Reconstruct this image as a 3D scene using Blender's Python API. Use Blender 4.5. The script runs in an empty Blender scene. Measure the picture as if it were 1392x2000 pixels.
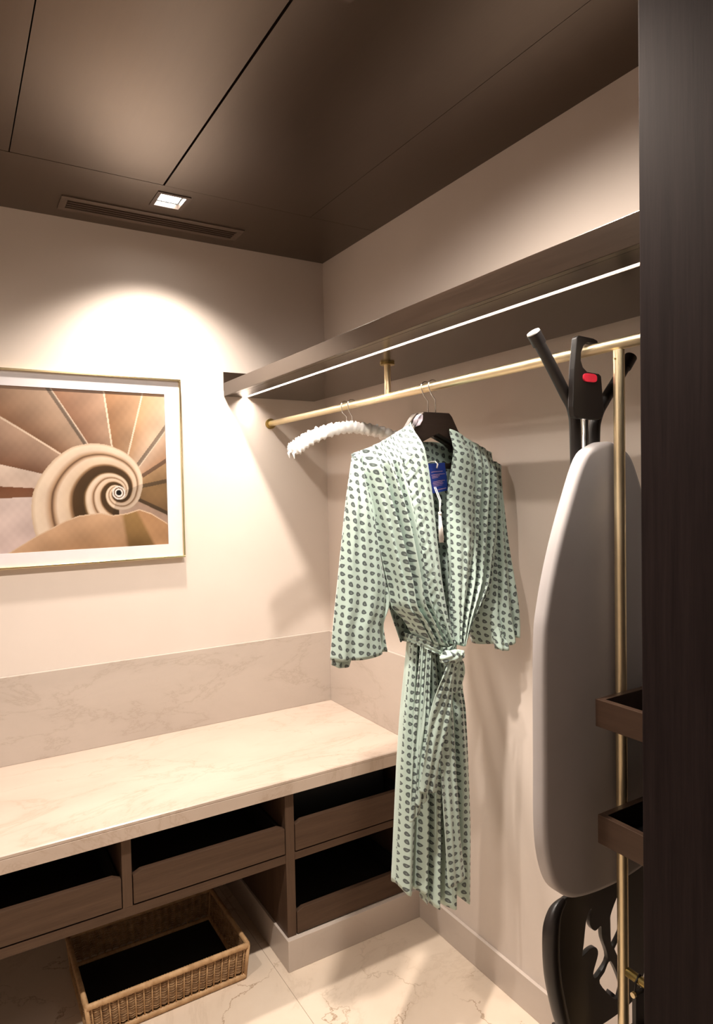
import bpy, bmesh, math, random
import numpy as np
from mathutils import Vector, Matrix
random.seed(7)
rng = np.random.RandomState(5)
scene = bpy.context.scene
COL = scene.collection

# ------------------------------------------------------------------ camera
F_PX = 1311.47
cam_d = bpy.data.cameras.new('camera'); cam = bpy.data.objects.new('camera', cam_d); COL.objects.link(cam)
cam_d.sensor_fit = 'HORIZONTAL'; cam_d.sensor_width = 36.0; cam_d.lens = 36.0 * F_PX / 1392.0
cam_d.clip_start = 0.02
Rt = Vector((0.85443093, -0.51917772, -0.02005712)); Up = Vector((0.03452044, 0.01820858, 0.9992381)); Fw = Vector((0.51841695, 0.85447232, -0.03348022))
M4 = Matrix.Identity(4)
for i in range(3):
    M4[i][0] = Rt[i]; M4[i][1] = Up[i]; M4[i][2] = -Fw[i]
M4.translation = Vector((-1.40003, -2.54586, 1.53289))
cam.matrix_world = M4
scene.camera = cam

# ------------------------------------------------------------------ world, lights, exposure
world = bpy.data.worlds.new('world'); scene.world = world; world.use_nodes = True
world.node_tree.nodes['Background'].inputs[0].default_value = (0.8, 0.87, 1.0, 1)
world.node_tree.nodes['Background'].inputs[1].default_value = 0.03
scene.view_settings.view_transform = 'Standard'; scene.view_settings.look = 'None'
scene.view_settings.gamma = 1.0; scene.view_settings.use_curve_mapping = False
scene.view_settings.exposure = 1.32
WARM = (1.0, 0.885, 0.785)
DOWNLIGHTS = [(-0.739, -0.305, 54.0, 120, 0.94), (-0.739, -1.44, 64.0, 170, 1.0), (-1.80, -1.44, 30.0, 170, 1.0)]   # x, y, watts, beam angle, edge softness
LED_STRENGTH = 46.0
HC = 2.5            # ceiling height
XL, YF = -2.2, -3.4 # left wall and the wall behind the viewer

# ------------------------------------------------------------------ material helpers
MATS = {}
def nodes_of(name, rough=0.5, spec=0.5, metal=0.0):
    m = bpy.data.materials.new(name); m.use_nodes = True
    nt = m.node_tree; b = nt.nodes['Principled BSDF']
    b.inputs['Roughness'].default_value = rough; b.inputs['Metallic'].default_value = metal
    b.inputs['Specular IOR Level'].default_value = spec
    MATS[name] = m
    return m, nt, b
def N(nt, t, **kw):
    n = nt.nodes.new(t)
    for k, v in kw.items(): setattr(n, k, v)
    return n
def ramp(nt, fac, stops):
    r = N(nt, 'ShaderNodeValToRGB'); e = r.color_ramp.elements
    while len(e) < len(stops): e.new(0.5)
    for el, (p, c) in zip(e, stops):
        el.position = p; el.color = (c[0], c[1], c[2], 1)
    nt.links.new(fac, r.inputs[0]); return r.outputs[0]
def coords(nt, scale=(1,1,1), kind='Object', rot=(0,0,0)):
    tc = N(nt, 'ShaderNodeTexCoord'); mp = N(nt, 'ShaderNodeMapping')
    mp.inputs['Scale'].default_value = scale; mp.inputs['Rotation'].default_value = rot
    nt.links.new(tc.outputs[kind], mp.inputs[0]); return mp.outputs[0]
def noise(nt, vec, scale, detail=4, rough=0.55, dist=0.0):
    n = N(nt, 'ShaderNodeTexNoise'); n.inputs['Scale'].default_value = scale; n.inputs['Detail'].default_value = detail
    n.inputs['Roughness'].default_value = rough; n.inputs['Distortion'].default_value = dist
    nt.links.new(vec, n.inputs['Vector']); return n
def bump(nt, b, h, strength, dist=0.002):
    bp = N(nt, 'ShaderNodeBump'); bp.inputs['Strength'].default_value = strength; bp.inputs['Distance'].default_value = dist
    nt.links.new(h, bp.inputs['Height']); nt.links.new(bp.outputs[0], b.inputs['Normal'])
def M(nt, op, a, b=None, c=None):
    n = N(nt, 'ShaderNodeMath', operation=op)
    for i, v in enumerate((a, b, c)):
        if v is None: continue
        if isinstance(v, (int, float)): n.inputs[i].default_value = v
        else: nt.links.new(v, n.inputs[i])
    return n.outputs[0]

def plain(name, col, rough=0.5, spec=0.5, metal=0.0, var=0.06, scale=30):
    m, nt, b = nodes_of(name, rough, spec, metal)
    n = noise(nt, coords(nt), scale, 3)
    lo = [c*(1-var) for c in col]; hi = [min(1, c*(1+var)) for c in col]
    nt.links.new(ramp(nt, n.outputs[0], [(0.3, lo), (0.7, hi)]), b.inputs['Base Color'])
    return m
def wood(name, dark, light, scale, rough=0.35, spec=0.5, coat=0.0):
    """grain runs along the axis with the small scale value"""
    m, nt, b = nodes_of(name, rough, spec)
    v = coords(nt, scale)
    n1 = noise(nt, v, 1.0, 6, 0.65, 0.4)
    v2 = coords(nt, tuple(s*6 for s in scale)); n2 = noise(nt, v2, 1.0, 3, 0.6)
    mix = M(nt, 'ADD', M(nt, 'MULTIPLY', n1.outputs[0], 0.7), M(nt, 'MULTIPLY', n2.outputs[0], 0.3))
    nt.links.new(ramp(nt, mix, [(0.3, dark), (0.72, light)]), b.inputs['Base Color'])
    bump(nt, b, n2.outputs[0], 0.12, 0.0006)
    b.inputs['Coat Weight'].default_value = coat; b.inputs['Coat Roughness'].default_value = 0.34; b.inputs['Coat IOR'].default_value = 1.6
    b.inputs['Coat Tint'].default_value = (1.0, 0.9, 0.8, 1)
    b.inputs['Specular Tint'].default_value = (1.0, 0.80, 0.63, 1)
    return m
def marble(name, base, light, vein, rough, vein_amt=0.6, seed=0.0, crack=0.5, stretch=(1,1,1), cells=2.1, line_w=0.022):
    m, nt, b = nodes_of(name, rough, 0.5)
    v = coords(nt, stretch)
    mp = N(nt, 'ShaderNodeMapping'); mp.inputs['Location'].default_value = (seed, seed*1.7, seed*0.6); nt.links.new(v, mp.inputs[0]); v = mp.outputs[0]
    cl = noise(nt, v, 2.2, 6, 0.6, 0.5)
    basec = ramp(nt, cl.outputs[0], [(0.3, base), (0.7, light)])
    # wandering hairline veins
    wv = N(nt, 'ShaderNodeVectorMath', operation='ADD')
    wn = noise(nt, v, 3.5, 6, 0.62); sc = N(nt, 'ShaderNodeVectorMath', operation='SCALE'); sc.inputs['Scale'].default_value = 0.42
    nt.links.new(wn.outputs['Color'], sc.inputs[0]); nt.links.new(v, wv.inputs[0]); nt.links.new(sc.outputs[0], wv.inputs[1])
    vo = N(nt, 'ShaderNodeTexVoronoi', feature='DISTANCE_TO_EDGE'); vo.inputs['Scale'].default_value = cells
    nt.links.new(wv.outputs[0], vo.inputs['Vector'])
    line = ramp(nt, vo.outputs['Distance'], [(0.0, (1,1,1)), (line_w, (0,0,0))])
    pn = noise(nt, v, 5.0, 3); patch = ramp(nt, pn.outputs[0], [(0.42, (0,0,0)), (0.6, (1,1,1))])
    f1 = M(nt, 'MULTIPLY', M(nt, 'MULTIPLY', line, patch), crack)
    n2 = noise(nt, v, 1.6, 8, 0.66, 0.8); ab = M(nt, 'ABSOLUTE', M(nt, 'SUBTRACT', n2.outputs[0], 0.5))
    l2 = ramp(nt, ab, [(0.0, (1,1,1)), (0.012, (0.25,)*3), (0.04, (0,0,0))])
    f2 = M(nt, 'MULTIPLY', l2, vein_amt)
    fac = M(nt, 'MINIMUM', M(nt, 'ADD', f1, f2), 1.0)
    mx = N(nt, 'ShaderNodeMix', data_type='RGBA'); nt.links.new(fac, mx.inputs[0]); nt.links.new(basec, mx.inputs[6]); mx.inputs[7].default_value = (*vein, 1)
    nt.links.new(mx.outputs[2], b.inputs['Base Color'])
    return m
def emission(name, col, strength):
    m = bpy.data.materials.new(name); m.use_nodes = True; nt = m.node_tree
    nt.nodes.remove(nt.nodes['Principled BSDF']); e = N(nt, 'ShaderNodeEmission'); e.inputs[0].default_value = (*col, 1); e.inputs[1].default_value = strength
    nt.links.new(e.outputs[0], nt.nodes['Material Output'].inputs[0]); MATS[name] = m; return m

def wall_paint():
    m, nt, b = nodes_of('wall_paint', 0.75, 0.25)
    v = coords(nt); n = noise(nt, v, 3.0, 4); n2 = noise(nt, v, 260.0, 2)
    nt.links.new(ramp(nt, n.outputs[0], [(0.3, (0.60, 0.525, 0.465)), (0.7, (0.625, 0.55, 0.49))]), b.inputs['Base Color'])
    bump(nt, b, n2.outputs[0], 0.06, 0.0008)
wall_paint()
wood('ceiling_wood', (0.022, 0.014, 0.0095), (0.034, 0.022, 0.015), (26, 1.6, 26), 0.32, 1.0, 0.3)
wood('shelf_wood', (0.013, 0.0085, 0.006), (0.026, 0.017, 0.012), (30, 1.6, 30), 0.22, 0.7)
wood('cabinet_wood', (0.044, 0.025, 0.016), (0.086, 0.052, 0.034), (2.0, 34, 40), 0.40, 0.3)
wood('cabinet_wood_upright', (0.052, 0.030, 0.019), (0.096, 0.059, 0.039), (40, 34, 2.0), 0.40, 0.3)
wood('pier_wood', (0.0060, 0.0042, 0.0046), (0.0175, 0.0120, 0.0118), (60, 60, 2.2), 0.6, 0.06)
wood('tray_wood', (0.026, 0.014, 0.009), (0.048, 0.027, 0.018), (30, 2.0, 44), 0.4, 0.4)
wood('hanger_wood', (0.012, 0.008, 0.007), (0.030, 0.020, 0.017), (4, 40, 40), 0.4, 0.5)
plain('dark_inside', (0.016, 0.012, 0.010), 0.7, 0.2)
plain('black_leather', (0.010, 0.010, 0.011), 0.42, 0.5)
marble('counter_marble', (0.48, 0.385, 0.315), (0.55, 0.450, 0.375), (0.30, 0.20, 0.125), 0.30, 0.32, 3.1, 0.36, (1, 2.2, 1), 2.4, 0.014)
marble('upstand_marble', (0.44, 0.375, 0.325), (0.49, 0.42, 0.365), (0.27, 0.205, 0.15), 0.30, 0.28, 8.4, 0.06, (1, 1, 2.6), 2.4, 0.016)
marble('plinth_marble', (0.50, 0.43, 0.375), (0.55, 0.475, 0.415), (0.40, 0.33, 0.27), 0.28, 0.10, 5.0, 0.12)
marble('floor_marble', (0.66, 0.54, 0.425), (0.74, 0.625, 0.505), (0.36, 0.25, 0.16), 0.16, 0.16, 1.3, 0.85, (1, 1, 1), 3.0, 0.014)
plain('joint_grout', (0.40, 0.32, 0.25), 0.8, 0.2)
plain('gap_black', (0.004, 0.003, 0.003), 0.8, 0.1)
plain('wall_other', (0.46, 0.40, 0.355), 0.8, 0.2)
plain('brass', (0.86, 0.73, 0.48), 0.42, 0.5, 1.0, 0.04)
plain('brass_dark', (0.42, 0.32, 0.12), 0.32, 0.5, 1.0, 0.05)
plain('steel', (0.80, 0.78, 0.76), 0.18, 0.5, 1.0, 0.03)
plain('black_metal', (0.016, 0.013, 0.012), 0.42, 0.5)
plain('black_plastic', (0.013, 0.010, 0.009), 0.40, 0.5)
plain('white_plastic', (0.85, 0.85, 0.84), 0.35, 0.5)
plain('red_plastic', (0.80, 0.035, 0.07), 0.35, 0.5)
plain('frame_gold', (0.72, 0.58, 0.34), 0.25, 0.5, 1.0, 0.03)
plain('mat_board', (0.60, 0.575, 0.585), 0.8, 0.2, 0, 0.02)
plain('vent_metal', (0.085, 0.058, 0.042), 0.45, 0.5)
plain('trim_metal', (0.085, 0.060, 0.045), 0.40, 0.5)
plain('cord_white', (0.86, 0.82, 0.78), 0.7, 0.2, 0, 0.05, 200)
plain('ribbon_lilac', (0.66, 0.58, 0.66), 0.5, 0.4)
emission('lamp_lens', (1.0, 0.93, 0.85), 14.0)
emission('led_strip', (1.0, 0.90, 0.80), LED_STRENGTH)

def board_cover():
    m, nt, b = nodes_of('board_cover', 0.62, 0.35)
    v = coords(nt); n = noise(nt, v, 420, 2); n1 = noise(nt, v, 6, 3)
    nt.links.new(ramp(nt, n1.outputs[0], [(0.3, (0.37, 0.342, 0.335)), (0.7, (0.405, 0.376, 0.37))]), b.inputs['Base Color'])
    bump(nt, b, n.outputs[0], 0.1, 0.0005); b.inputs['Sheen Weight'].default_value = 0.15
board_cover()
def satin():
    m, nt, b = nodes_of('satin', 0.30, 0.5)
    n = noise(nt, coords(nt), 40, 2)
    nt.links.new(ramp(nt, n.outputs[0], [(0.3, (0.72, 0.69, 0.68)), (0.7, (0.84, 0.82, 0.80))]), b.inputs['Base Color'])
    b.inputs['Sheen Weight'].default_value = 0.3
satin()
def wicker(name, a, c):
    m, nt, b = nodes_of(name, 0.55, 0.35)
    v = coords(nt); n = noise(nt, v, 46, 4, 0.6); n2 = noise(nt, v, 400, 2)
    nt.links.new(ramp(nt, n.outputs[0], [(0.3, a), (0.7, c)]), b.inputs['Base Color'])
    bump(nt, b, n2.outputs[0], 0.3, 0.0006)
wicker('wicker_weave', (0.17, 0.085, 0.035), (0.46, 0.29, 0.15))
wicker('wicker_stake', (0.36, 0.21, 0.095), (0.56, 0.36, 0.19))

def robe_cloth():
    """mint cotton with small dark paisley drops; UVs are in metres along the cloth"""
    m, nt, b = nodes_of('robe_cloth', 0.50, 0.35)
    tc = N(nt, 'ShaderNodeTexCoord'); sp = N(nt, 'ShaderNodeSeparateXYZ'); nt.links.new(tc.outputs['UV'], sp.inputs[0])
    P, Q = 0.0205, 0.0205
    gu = M(nt, 'DIVIDE', sp.outputs[0], P); gv = M(nt, 'DIVIDE', sp.outputs[1], Q)
    cu = M(nt, 'FLOOR', gu)
    gv = M(nt, 'ADD', gv, M(nt, 'MULTIPLY', cu, 0.28))
    cv = M(nt, 'FLOOR', gv)
    fu = M(nt, 'SUBTRACT', M(nt, 'SUBTRACT', gu, cu), 0.5); fv = M(nt, 'SUBTRACT', M(nt, 'SUBTRACT', gv, cv), 0.5)
    cmb = N(nt, 'ShaderNodeCombineXYZ'); nt.links.new(cu, cmb.inputs[0]); nt.links.new(cv, cmb.inputs[1])
    wn = N(nt, 'ShaderNodeTexWhiteNoise', noise_dimensions='2D'); nt.links.new(cmb.outputs[0], wn.inputs['Vector'])
    ang = M(nt, 'ADD', 0.65, M(nt, 'MULTIPLY', M(nt, 'SUBTRACT', wn.outputs[0], 0.5), 1.6))
    ca = M(nt, 'COSINE', ang); sa = M(nt, 'SINE', ang)
    x = M(nt, 'SUBTRACT', M(nt, 'MULTIPLY', fu, ca), M(nt, 'MULTIPLY', fv, sa))
    y = M(nt, 'ADD', M(nt, 'MULTIPLY', fu, sa), M(nt, 'MULTIPLY', fv, ca))
    # paisley: a bent ellipse that narrows towards one end
    yb = M(nt, 'SUBTRACT', y, M(nt, 'MULTIPLY', M(nt, 'MULTIPLY', x, x), 0.55))
    wid = M(nt, 'SUBTRACT', 0.255, M(nt, 'MULTIPLY', x, 0.20))
    d = M(nt, 'ADD', M(nt, 'POWER', M(nt, 'DIVIDE', x, 0.36), 2.0), M(nt, 'POWER', M(nt, 'DIVIDE', M(nt, 'ADD', yb, 0.02), wid), 2.0))
    drop = ramp(nt, d, [(0.90, (1,1,1)), (1.06, (0,0,0))])
    inner = ramp(nt, d, [(0.0, (1,1,1)), (0.05, (1,1,1)), (0.12, (0,0,0))])
    nz = noise(nt, coords(nt, kind='UV'), 900, 2)
    basec = ramp(nt, nz.outputs[0], [(0.3, (0.420, 0.540, 0.480)), (0.7, (0.495, 0.615, 0.550))])
    drk = N(nt, 'ShaderNodeMix', data_type='RGBA'); nt.links.new(M(nt, 'MULTIPLY', inner, 0.35), drk.inputs[0])
    drk.inputs[6].default_value = (0.085, 0.106, 0.104, 1); drk.inputs[7].default_value = (0.38, 0.46, 0.42, 1)
    mx = N(nt, 'ShaderNodeMix', data_type='RGBA'); nt.links.new(drop, mx.inputs[0]); nt.links.new(basec, mx.inputs[6]); nt.links.new(drk.outputs[2], mx.inputs[7])
    nt.links.new(mx.outputs[2], b.inputs['Base Color'])
    b.inputs['Sheen Weight'].default_value = 0.25; b.inputs['Sheen Roughness'].default_value = 0.4
robe_cloth()
def tag_card():
    """blue card with fine copper print lines"""
    m, nt, b = nodes_of('tag_card', 0.45, 0.4)
    tc = N(nt, 'ShaderNodeTexCoord'); sp = N(nt, 'ShaderNodeSeparateXYZ'); nt.links.new(tc.outputs['UV'], sp.inputs[0])
    u, v = sp.outputs[0], sp.outputs[1]
    n = noise(nt, coords(nt, (60, 160, 1), 'UV'), 1.0, 3)
    wob = M(nt, 'GREATER_THAN', n.outputs[0], 0.47)
    rows = None
    for vc, h, u0, u1 in ((0.70, .010, .12, .80), (0.60, .010, .10, .92), (0.545, .012, .12, .60), (0.50, .010, .12, .50), (0.37, .010, .14, .88), (0.32, .012, .12, .72), (0.27, .010, .14, .78), (0.22, .008, .14, .70), (0.09, .012, .30, .90)):
        a = M(nt, 'LESS_THAN', M(nt, 'ABSOLUTE', M(nt, 'SUBTRACT', v, vc)), h)
        a = M(nt, 'MULTIPLY', a, M(nt, 'MULTIPLY', M(nt, 'GREATER_THAN', u, u0), M(nt, 'LESS_THAN', u, u1)))
        rows = a if rows is None else M(nt, 'MAXIMUM', rows, a)
    f = M(nt, 'MULTIPLY', rows, wob)
    mx = N(nt, 'ShaderNodeMix', data_type='RGBA'); nt.links.new(f, mx.inputs[0]); mx.inputs[6].default_value = (0.010, 0.030, 0.185, 1); mx.inputs[7].default_value = (0.42, 0.24, 0.27, 1)
    nt.links.new(mx.outputs[2], b.inputs['Base Color'])
tag_card()
def print_mat():
    m, nt, b = nodes_of('stair_print', 0.35, 0.4)
    a = N(nt, 'ShaderNodeVertexColor'); a.layer_name = 'print'
    nt.links.new(a.outputs[0], b.inputs['Base Color'])
print_mat()

# ------------------------------------------------------------------ geometry helpers
def link_mesh(name, bm, mat, parent=None, smooth=False, bevel=0.0):
    me = bpy.data.meshes.new(name); bmesh.ops.recalc_face_normals(bm, faces=bm.faces[:]); bm.to_mesh(me); bm.free()
    me.materials.append(MATS[mat])
    if smooth:
        for p in me.polygons: p.use_smooth = True
    o = bpy.data.objects.new(name, me); COL.objects.link(o)
    if parent: o.parent = parent; o.matrix_parent_inverse = Matrix.Translation(-Vector(parent.location))
    if bevel:
        md = o.modifiers.new('bevel', 'BEVEL'); md.width = bevel; md.segments = 2; md.limit_method = 'ANGLE'; md.angle_limit = math.radians(40)
    return o
def empty(name, loc, label, cat, group=None):
    o = bpy.data.objects.new(name, None); COL.objects.link(o); o.location = loc; o.empty_display_size = 0.05
    o['label'] = label; o['category'] = cat
    if group: o['group'] = group
    return o
def tag(o, label, cat, group=None):
    o['label'] = label; o['category'] = cat
    if group: o['group'] = group
    return o
def struct(o, label=None):
    o['kind'] = 'structure'
    if label: o['label'] = label
    return o
def box(bm, x0, x1, y0, y1, z0, z1):
    v = [bm.verts.new((x, y, z)) for z in (z0, z1) for y in (y0, y1) for x in (x0, x1)]
    for f in ((0,1,3,2), (4,6,7,5), (0,4,5,1), (2,3,7,6), (0,2,6,4), (1,5,7,3)):
        bm.faces.new([v[i] for i in f])
    return v
def boxo(name, b, mat, parent=None, bevel=0.0):
    bm = bmesh.new(); box(bm, *b); return link_mesh(name, bm, mat, parent, bevel=bevel)
def tube(bm, pts, r, n=12, cap=True):
    """sweep a circle along points; r is a number or a list"""
    pts = [Vector(p) for p in pts]; rs = r if isinstance(r, (list, tuple)) else [r]*len(pts)
    rings = []; up = None
    for i, p in enumerate(pts):
        d = (pts[min(i+1, len(pts)-1)] - pts[max(i-1, 0)]).normalized()
        if up is None:
            up = d.orthogonal().normalized()
        else:
            up = (up - d*up.dot(d)).normalized()
        s = d.cross(up)
        rings.append([bm.verts.new(p + rs[i]*(math.cos(a)*up + math.sin(a)*s)) for a in (2*math.pi*k/n for k in range(n))])
    for a, b in zip(rings, rings[1:]):
        for k in range(n): bm.faces.new((a[k], a[(k+1) % n], b[(k+1) % n], b[k]))
    if cap: bm.faces.new(rings[0][::-1]); bm.faces.new(rings[-1])
def tubeo(name, pts, r, mat, parent=None, n=14):
    bm = bmesh.new(); tube(bm, pts, r, n); return link_mesh(name, bm, mat, parent, smooth=True)
def arc_smooth(o, ang=35):
    """shade smooth but keep edges sharper than the angle"""
    me = o.data
    for p in me.polygons: p.use_smooth = True
    bm = bmesh.new(); bm.from_mesh(me)
    for e in bm.edges:
        if len(e.link_faces) == 2 and e.calc_face_angle(0) > math.radians(ang): e.smooth = False
    bm.to_mesh(me); bm.free()
    return o
def prism(bm, outline, y0, y1):
    """outline in (x, z), extruded from y0 to y1"""
    a = [bm.verts.new((x, y0, z)) for x, z in outline]; b = [bm.verts.new((x, y1, z)) for x, z in outline]
    n = len(a)
    bm.faces.new(a); bm.faces.new(b[::-1])
    for i in range(n): bm.faces.new((a[i], b[i], b[(i+1) % n], a[(i+1) % n]))
def catmull(pts, per=6, closed=True):
    out = []; n = len(pts)
    for i in range(n if closed else n-1):
        g = lambda k: Vector((*pts[k % n], 0)) if closed else Vector((*pts[max(0, min(n-1, k))], 0))
        p0, p1, p2, p3 = g(i-1), g(i), g(i+1), g(i+2)
        for k in range(per):
            t = k/per
            q = 0.5*((2*p1) + (p2-p0)*t + (2*p0-5*p1+4*p2-p3)*t*t + (3*p1-p0-3*p2+p3)*t**3)
            out.append((q.x, q.y))
    if not closed: out.append(tuple(pts[-1]))
    return out

# ------------------------------------------------------------------ the room
o = boxo('wall_back', (XL, 0.0, 0.0, 0.1, 0.0, HC+0.1), 'wall_paint'); struct(o, 'beige painted wall carrying the framed picture')
o = boxo('wall_right', (0.0, 0.1, YF, 0.1, 0.0, HC+0.1), 'wall_paint'); struct(o, 'beige painted wall behind the hanging rail')
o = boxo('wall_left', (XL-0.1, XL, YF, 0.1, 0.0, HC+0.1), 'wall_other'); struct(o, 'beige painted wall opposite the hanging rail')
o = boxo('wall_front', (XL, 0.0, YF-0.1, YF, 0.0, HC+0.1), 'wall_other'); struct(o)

# floor: marble slabs on a grouted base
fl = boxo('floor', (XL, 0.0, YF, 0.0, -0.06, -0.0015), 'joint_grout'); struct(fl, 'beige polished marble floor')
fx = [XL, -1.355, -0.555, 0.0]; fy = [YF, -2.85, -2.05, -1.25, -0.45, 0.0]
for i in range(3):
    for j in range(5):
        t = boxo('tile', (fx[i]+0.0008, fx[i+1]-0.0008, fy[j]+0.0008, fy[j+1]-0.0008, -0.02, 0.0), 'floor_marble', fl)

# ceiling: dark veneer panels under a black void
ce = boxo('ceiling', (XL, 0.0, YF, 0.0, HC+0.06, HC+0.1), 'gap_black'); struct(ce, 'dark wood panelled ceiling')
VENT = (-1.055, -0.428, -0.188, -0.074)
def holed_panel(xs, ys, holes):
    bm = bmesh.new()
    for i in range(len(xs)-1):
        for j in range(len(ys)-1):
            cx, cy = (xs[i]+xs[i+1])/2, (ys[j]+ys[j+1])/2
            if any(h[0] < cx < h[1] and h[2] < cy < h[3] for h in holes): continue
            box(bm, xs[i], xs[i+1], ys[j], ys[j+1], HC, HC+0.018)
    bmesh.ops.remove_doubles(bm, verts=bm.verts[:], dist=1e-5)
    # drop the inner double faces between neighbouring cells
    seen = {}
    for f in bm.faces: seen.setdefault(tuple(sorted(v.index for v in f.verts)), []).append(f)
    bm.verts.index_update(); seen = {}
    for f in bm.faces: seen.setdefault(tuple(sorted(v.index for v in f.verts)), []).append(f)
    bmesh.ops.delete(bm, geom=[f for fs in seen.values() if len(fs) > 1 for f in fs], context='FACES')
    return bm
def lamp_hole(x, y): return (x-0.05, x+0.05, y-0.055, y+0.055)
H0 = lamp_hole(*DOWNLIGHTS[0][:2])
VH = (VENT[0]+0.02, VENT[1]-0.02, VENT[2]+0.018, VENT[3]-0.018)
link_mesh('panel', holed_panel(sorted([XL, 0.0, VH[0], VH[1], H0[0], H0[1]]), sorted([-0.4085, 0.0, VH[2], VH[3], H0[2], H0[3]]), [VH, H0]), 'ceiling_wood', ce)
cx = [(XL, -1.2225), (-1.2195, -0.7915), (-0.7850, -0.2710), (-0.2695, 0.0)]
for i, (a, b) in enumerate(cx):
    for (c, d) in ((-1.9, -0.4115 if i < 2 else -0.4097), (YF, -1.903)):
        hs = [lamp_hole(x, y) for x, y in [q[:2] for q in DOWNLIGHTS[1:]] if a < x-0.05 and x+0.05 < b and c < y < d]
        hs2 = [lamp_hole(x, y) for x, y in [q[:2] for q in DOWNLIGHTS[1:]] if c < y < d]
        hh = []
        for h in hs2:
            lo, hi = max(a, h[0]), min(b, h[1])
            if lo < hi: hh.append((lo, hi, h[2], h[3]))
        p = link_mesh('panel', holed_panel(sorted({a, b, *[q for h in hh for q in h[:2]]}), sorted({c, d, *[q for h in hh for q in h[2:]]}), hh), 'ceiling_wood', ce)
# dark wood pier (end of the partition) on the right
pier = boxo('wall_pier', (-0.505, 0.0, -2.45, -1.90, 0.0, HC), 'pier_wood', bevel=0.002); struct(pier, 'dark stained wood clad pier beside the wardrobe niche')
# skirting and stone
o = boxo('baseboard_right', (-0.012, 0.0, -1.90, -0.637, 0.0, 0.103), 'plinth_marble', bevel=0.0015); struct(o, 'grey beige marble skirting along the right wall')

# ------------------------------------------------------------------ ceiling fixtures
def downlight(x, y, watts, beam, soft, label):
    r = empty('ceiling_downlight', (x, y, HC), label, 'downlight', None)
    h = lamp_hole(x, y); bm = bmesh.new()
    t = 0.009
    for b in ((h[0]-0.004, h[1]+0.004, h[2]-0.004, h[2]+t), (h[0]-0.004, h[1]+0.004, h[3]-t, h[3]+0.004), (h[0]-0.004, h[0]+t, h[2]+t, h[3]-t), (h[1]-t, h[1]+0.004, h[2]+t, h[3]-t)):
        box(bm, *b, HC-0.003, HC+0.012)
    link_mesh('trim_frame', bm, 'trim_metal', r)
    bm = bmesh.new()
    box(bm, h[0], h[0]+0.003, h[2], h[3], HC+0.012, HC+0.05); box(bm, h[1]-0.003, h[1], h[2], h[3], HC+0.012, HC+0.05)
    box(bm, h[0], h[1], h[2], h[2]+0.003, HC+0.012, HC+0.05); box(bm, h[0], h[1], h[3]-0.003, h[3], HC+0.012, HC+0.05)
    link_mesh('housing', bm, 'steel', r)
    bm = bmesh.new(); box(bm, x-0.036, x+0.036, y-0.040, y+0.040, HC+0.014, HC+0.018)
    link_mesh('lens', bm, 'lamp_lens', r, bevel=0.0)
    ld = bpy.data.lights.new('downlight_lamp', 'SPOT'); ld.energy = watts; ld.color = WARM; ld.spot_size = math.radians(beam); ld.spot_blend = soft; ld.shadow_soft_size = 0.03
    lo = bpy.data.objects.new('downlight_lamp', ld); COL.objects.link(lo); lo.location = (x, y, HC-0.008)
    return r
downlight(*DOWNLIGHTS[0], 'square recessed ceiling downlight, lit, beside the slotted air vent')
downlight(*DOWNLIGHTS[1], 'square recessed ceiling downlight above the floor in front of the robe')
downlight(*DOWNLIGHTS[2], 'added fill lamp built as a square recessed ceiling downlight by the left wall')  # added out of view as fill light for the right wall

vr = empty('air_vent', ((VENT[0]+VENT[1])/2, (VENT[2]+VENT[3])/2, HC), 'long dark slotted air vent in the ceiling above the picture', 'vent')
bm = bmesh.new(); t = 0.022
box(bm, VENT[0], VENT[1], VENT[2], VENT[2]+t, HC-0.004, HC+0.004); box(bm, VENT[0], VENT[1], VENT[3]-t, VENT[3], HC-0.004, HC+0.004)
box(bm, VENT[0], VENT[0]+t, VENT[2]+t, VENT[3]-t, HC-0.004, HC+0.004); box(bm, VENT[1]-t, VENT[1], VENT[2]+t, VENT[3]-t, HC-0.004, HC+0.004)
link_mesh('frame', bm, 'vent_metal', vr, bevel=0.001)
ns = 4
for k in range(ns):
    yc = VENT[2]+t + (k+0.5)*(VENT[3]-VENT[2]-2*t)/ns
    bm = bmesh.new(); vs = box(bm, VENT[0]+t, VENT[1]-t, yc-0.0075, yc+0.0045, HC-0.003, HC+0.002)
    for v in vs:
        if v.co.y > yc: v.co.z += 0.003
    link_mesh('slat', bm, 'vent_metal', vr)

# ------------------------------------------------------------------ framed picture
PX0, PX1, PZ0, PZ1 = -1.640, -0.636, 1.289, 1.961
pr = empty('framed_picture', ((PX0+PX1)/2, 0.0, PZ0), 'gold framed photograph of a stone spiral staircase on the beige wall', 'picture')
bm = bmesh.new(); w = 0.007
for b in ((PX0, PX1, PZ0, PZ0+w), (PX0, PX1, PZ1-w, PZ1), (PX0, PX0+w, PZ0+w, PZ1-w), (PX1-w, PX1, PZ0+w, PZ1-w)):
    box(bm, b[0], b[1], -0.028, 0.0, b[2], b[3])
link_mesh('frame', bm, 'frame_gold', pr, bevel=0.001)
IX0, IX1, IZ0, IZ1 = -1.580, -0.696, 1.341, 1.904
bm = bmesh.new()
for b in ((PX0+w, PX1-w, PZ0+w, IZ0), (PX0+w, PX1-w, IZ1, PZ1-w), (PX0+w, IX0, IZ0, IZ1), (IX1, PX1-w, IZ0, IZ1)):
    box(bm, b[0], b[1], -0.016, -0.002, b[2], b[3])
link_mesh('mat', bm, 'mat_board', pr)
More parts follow.
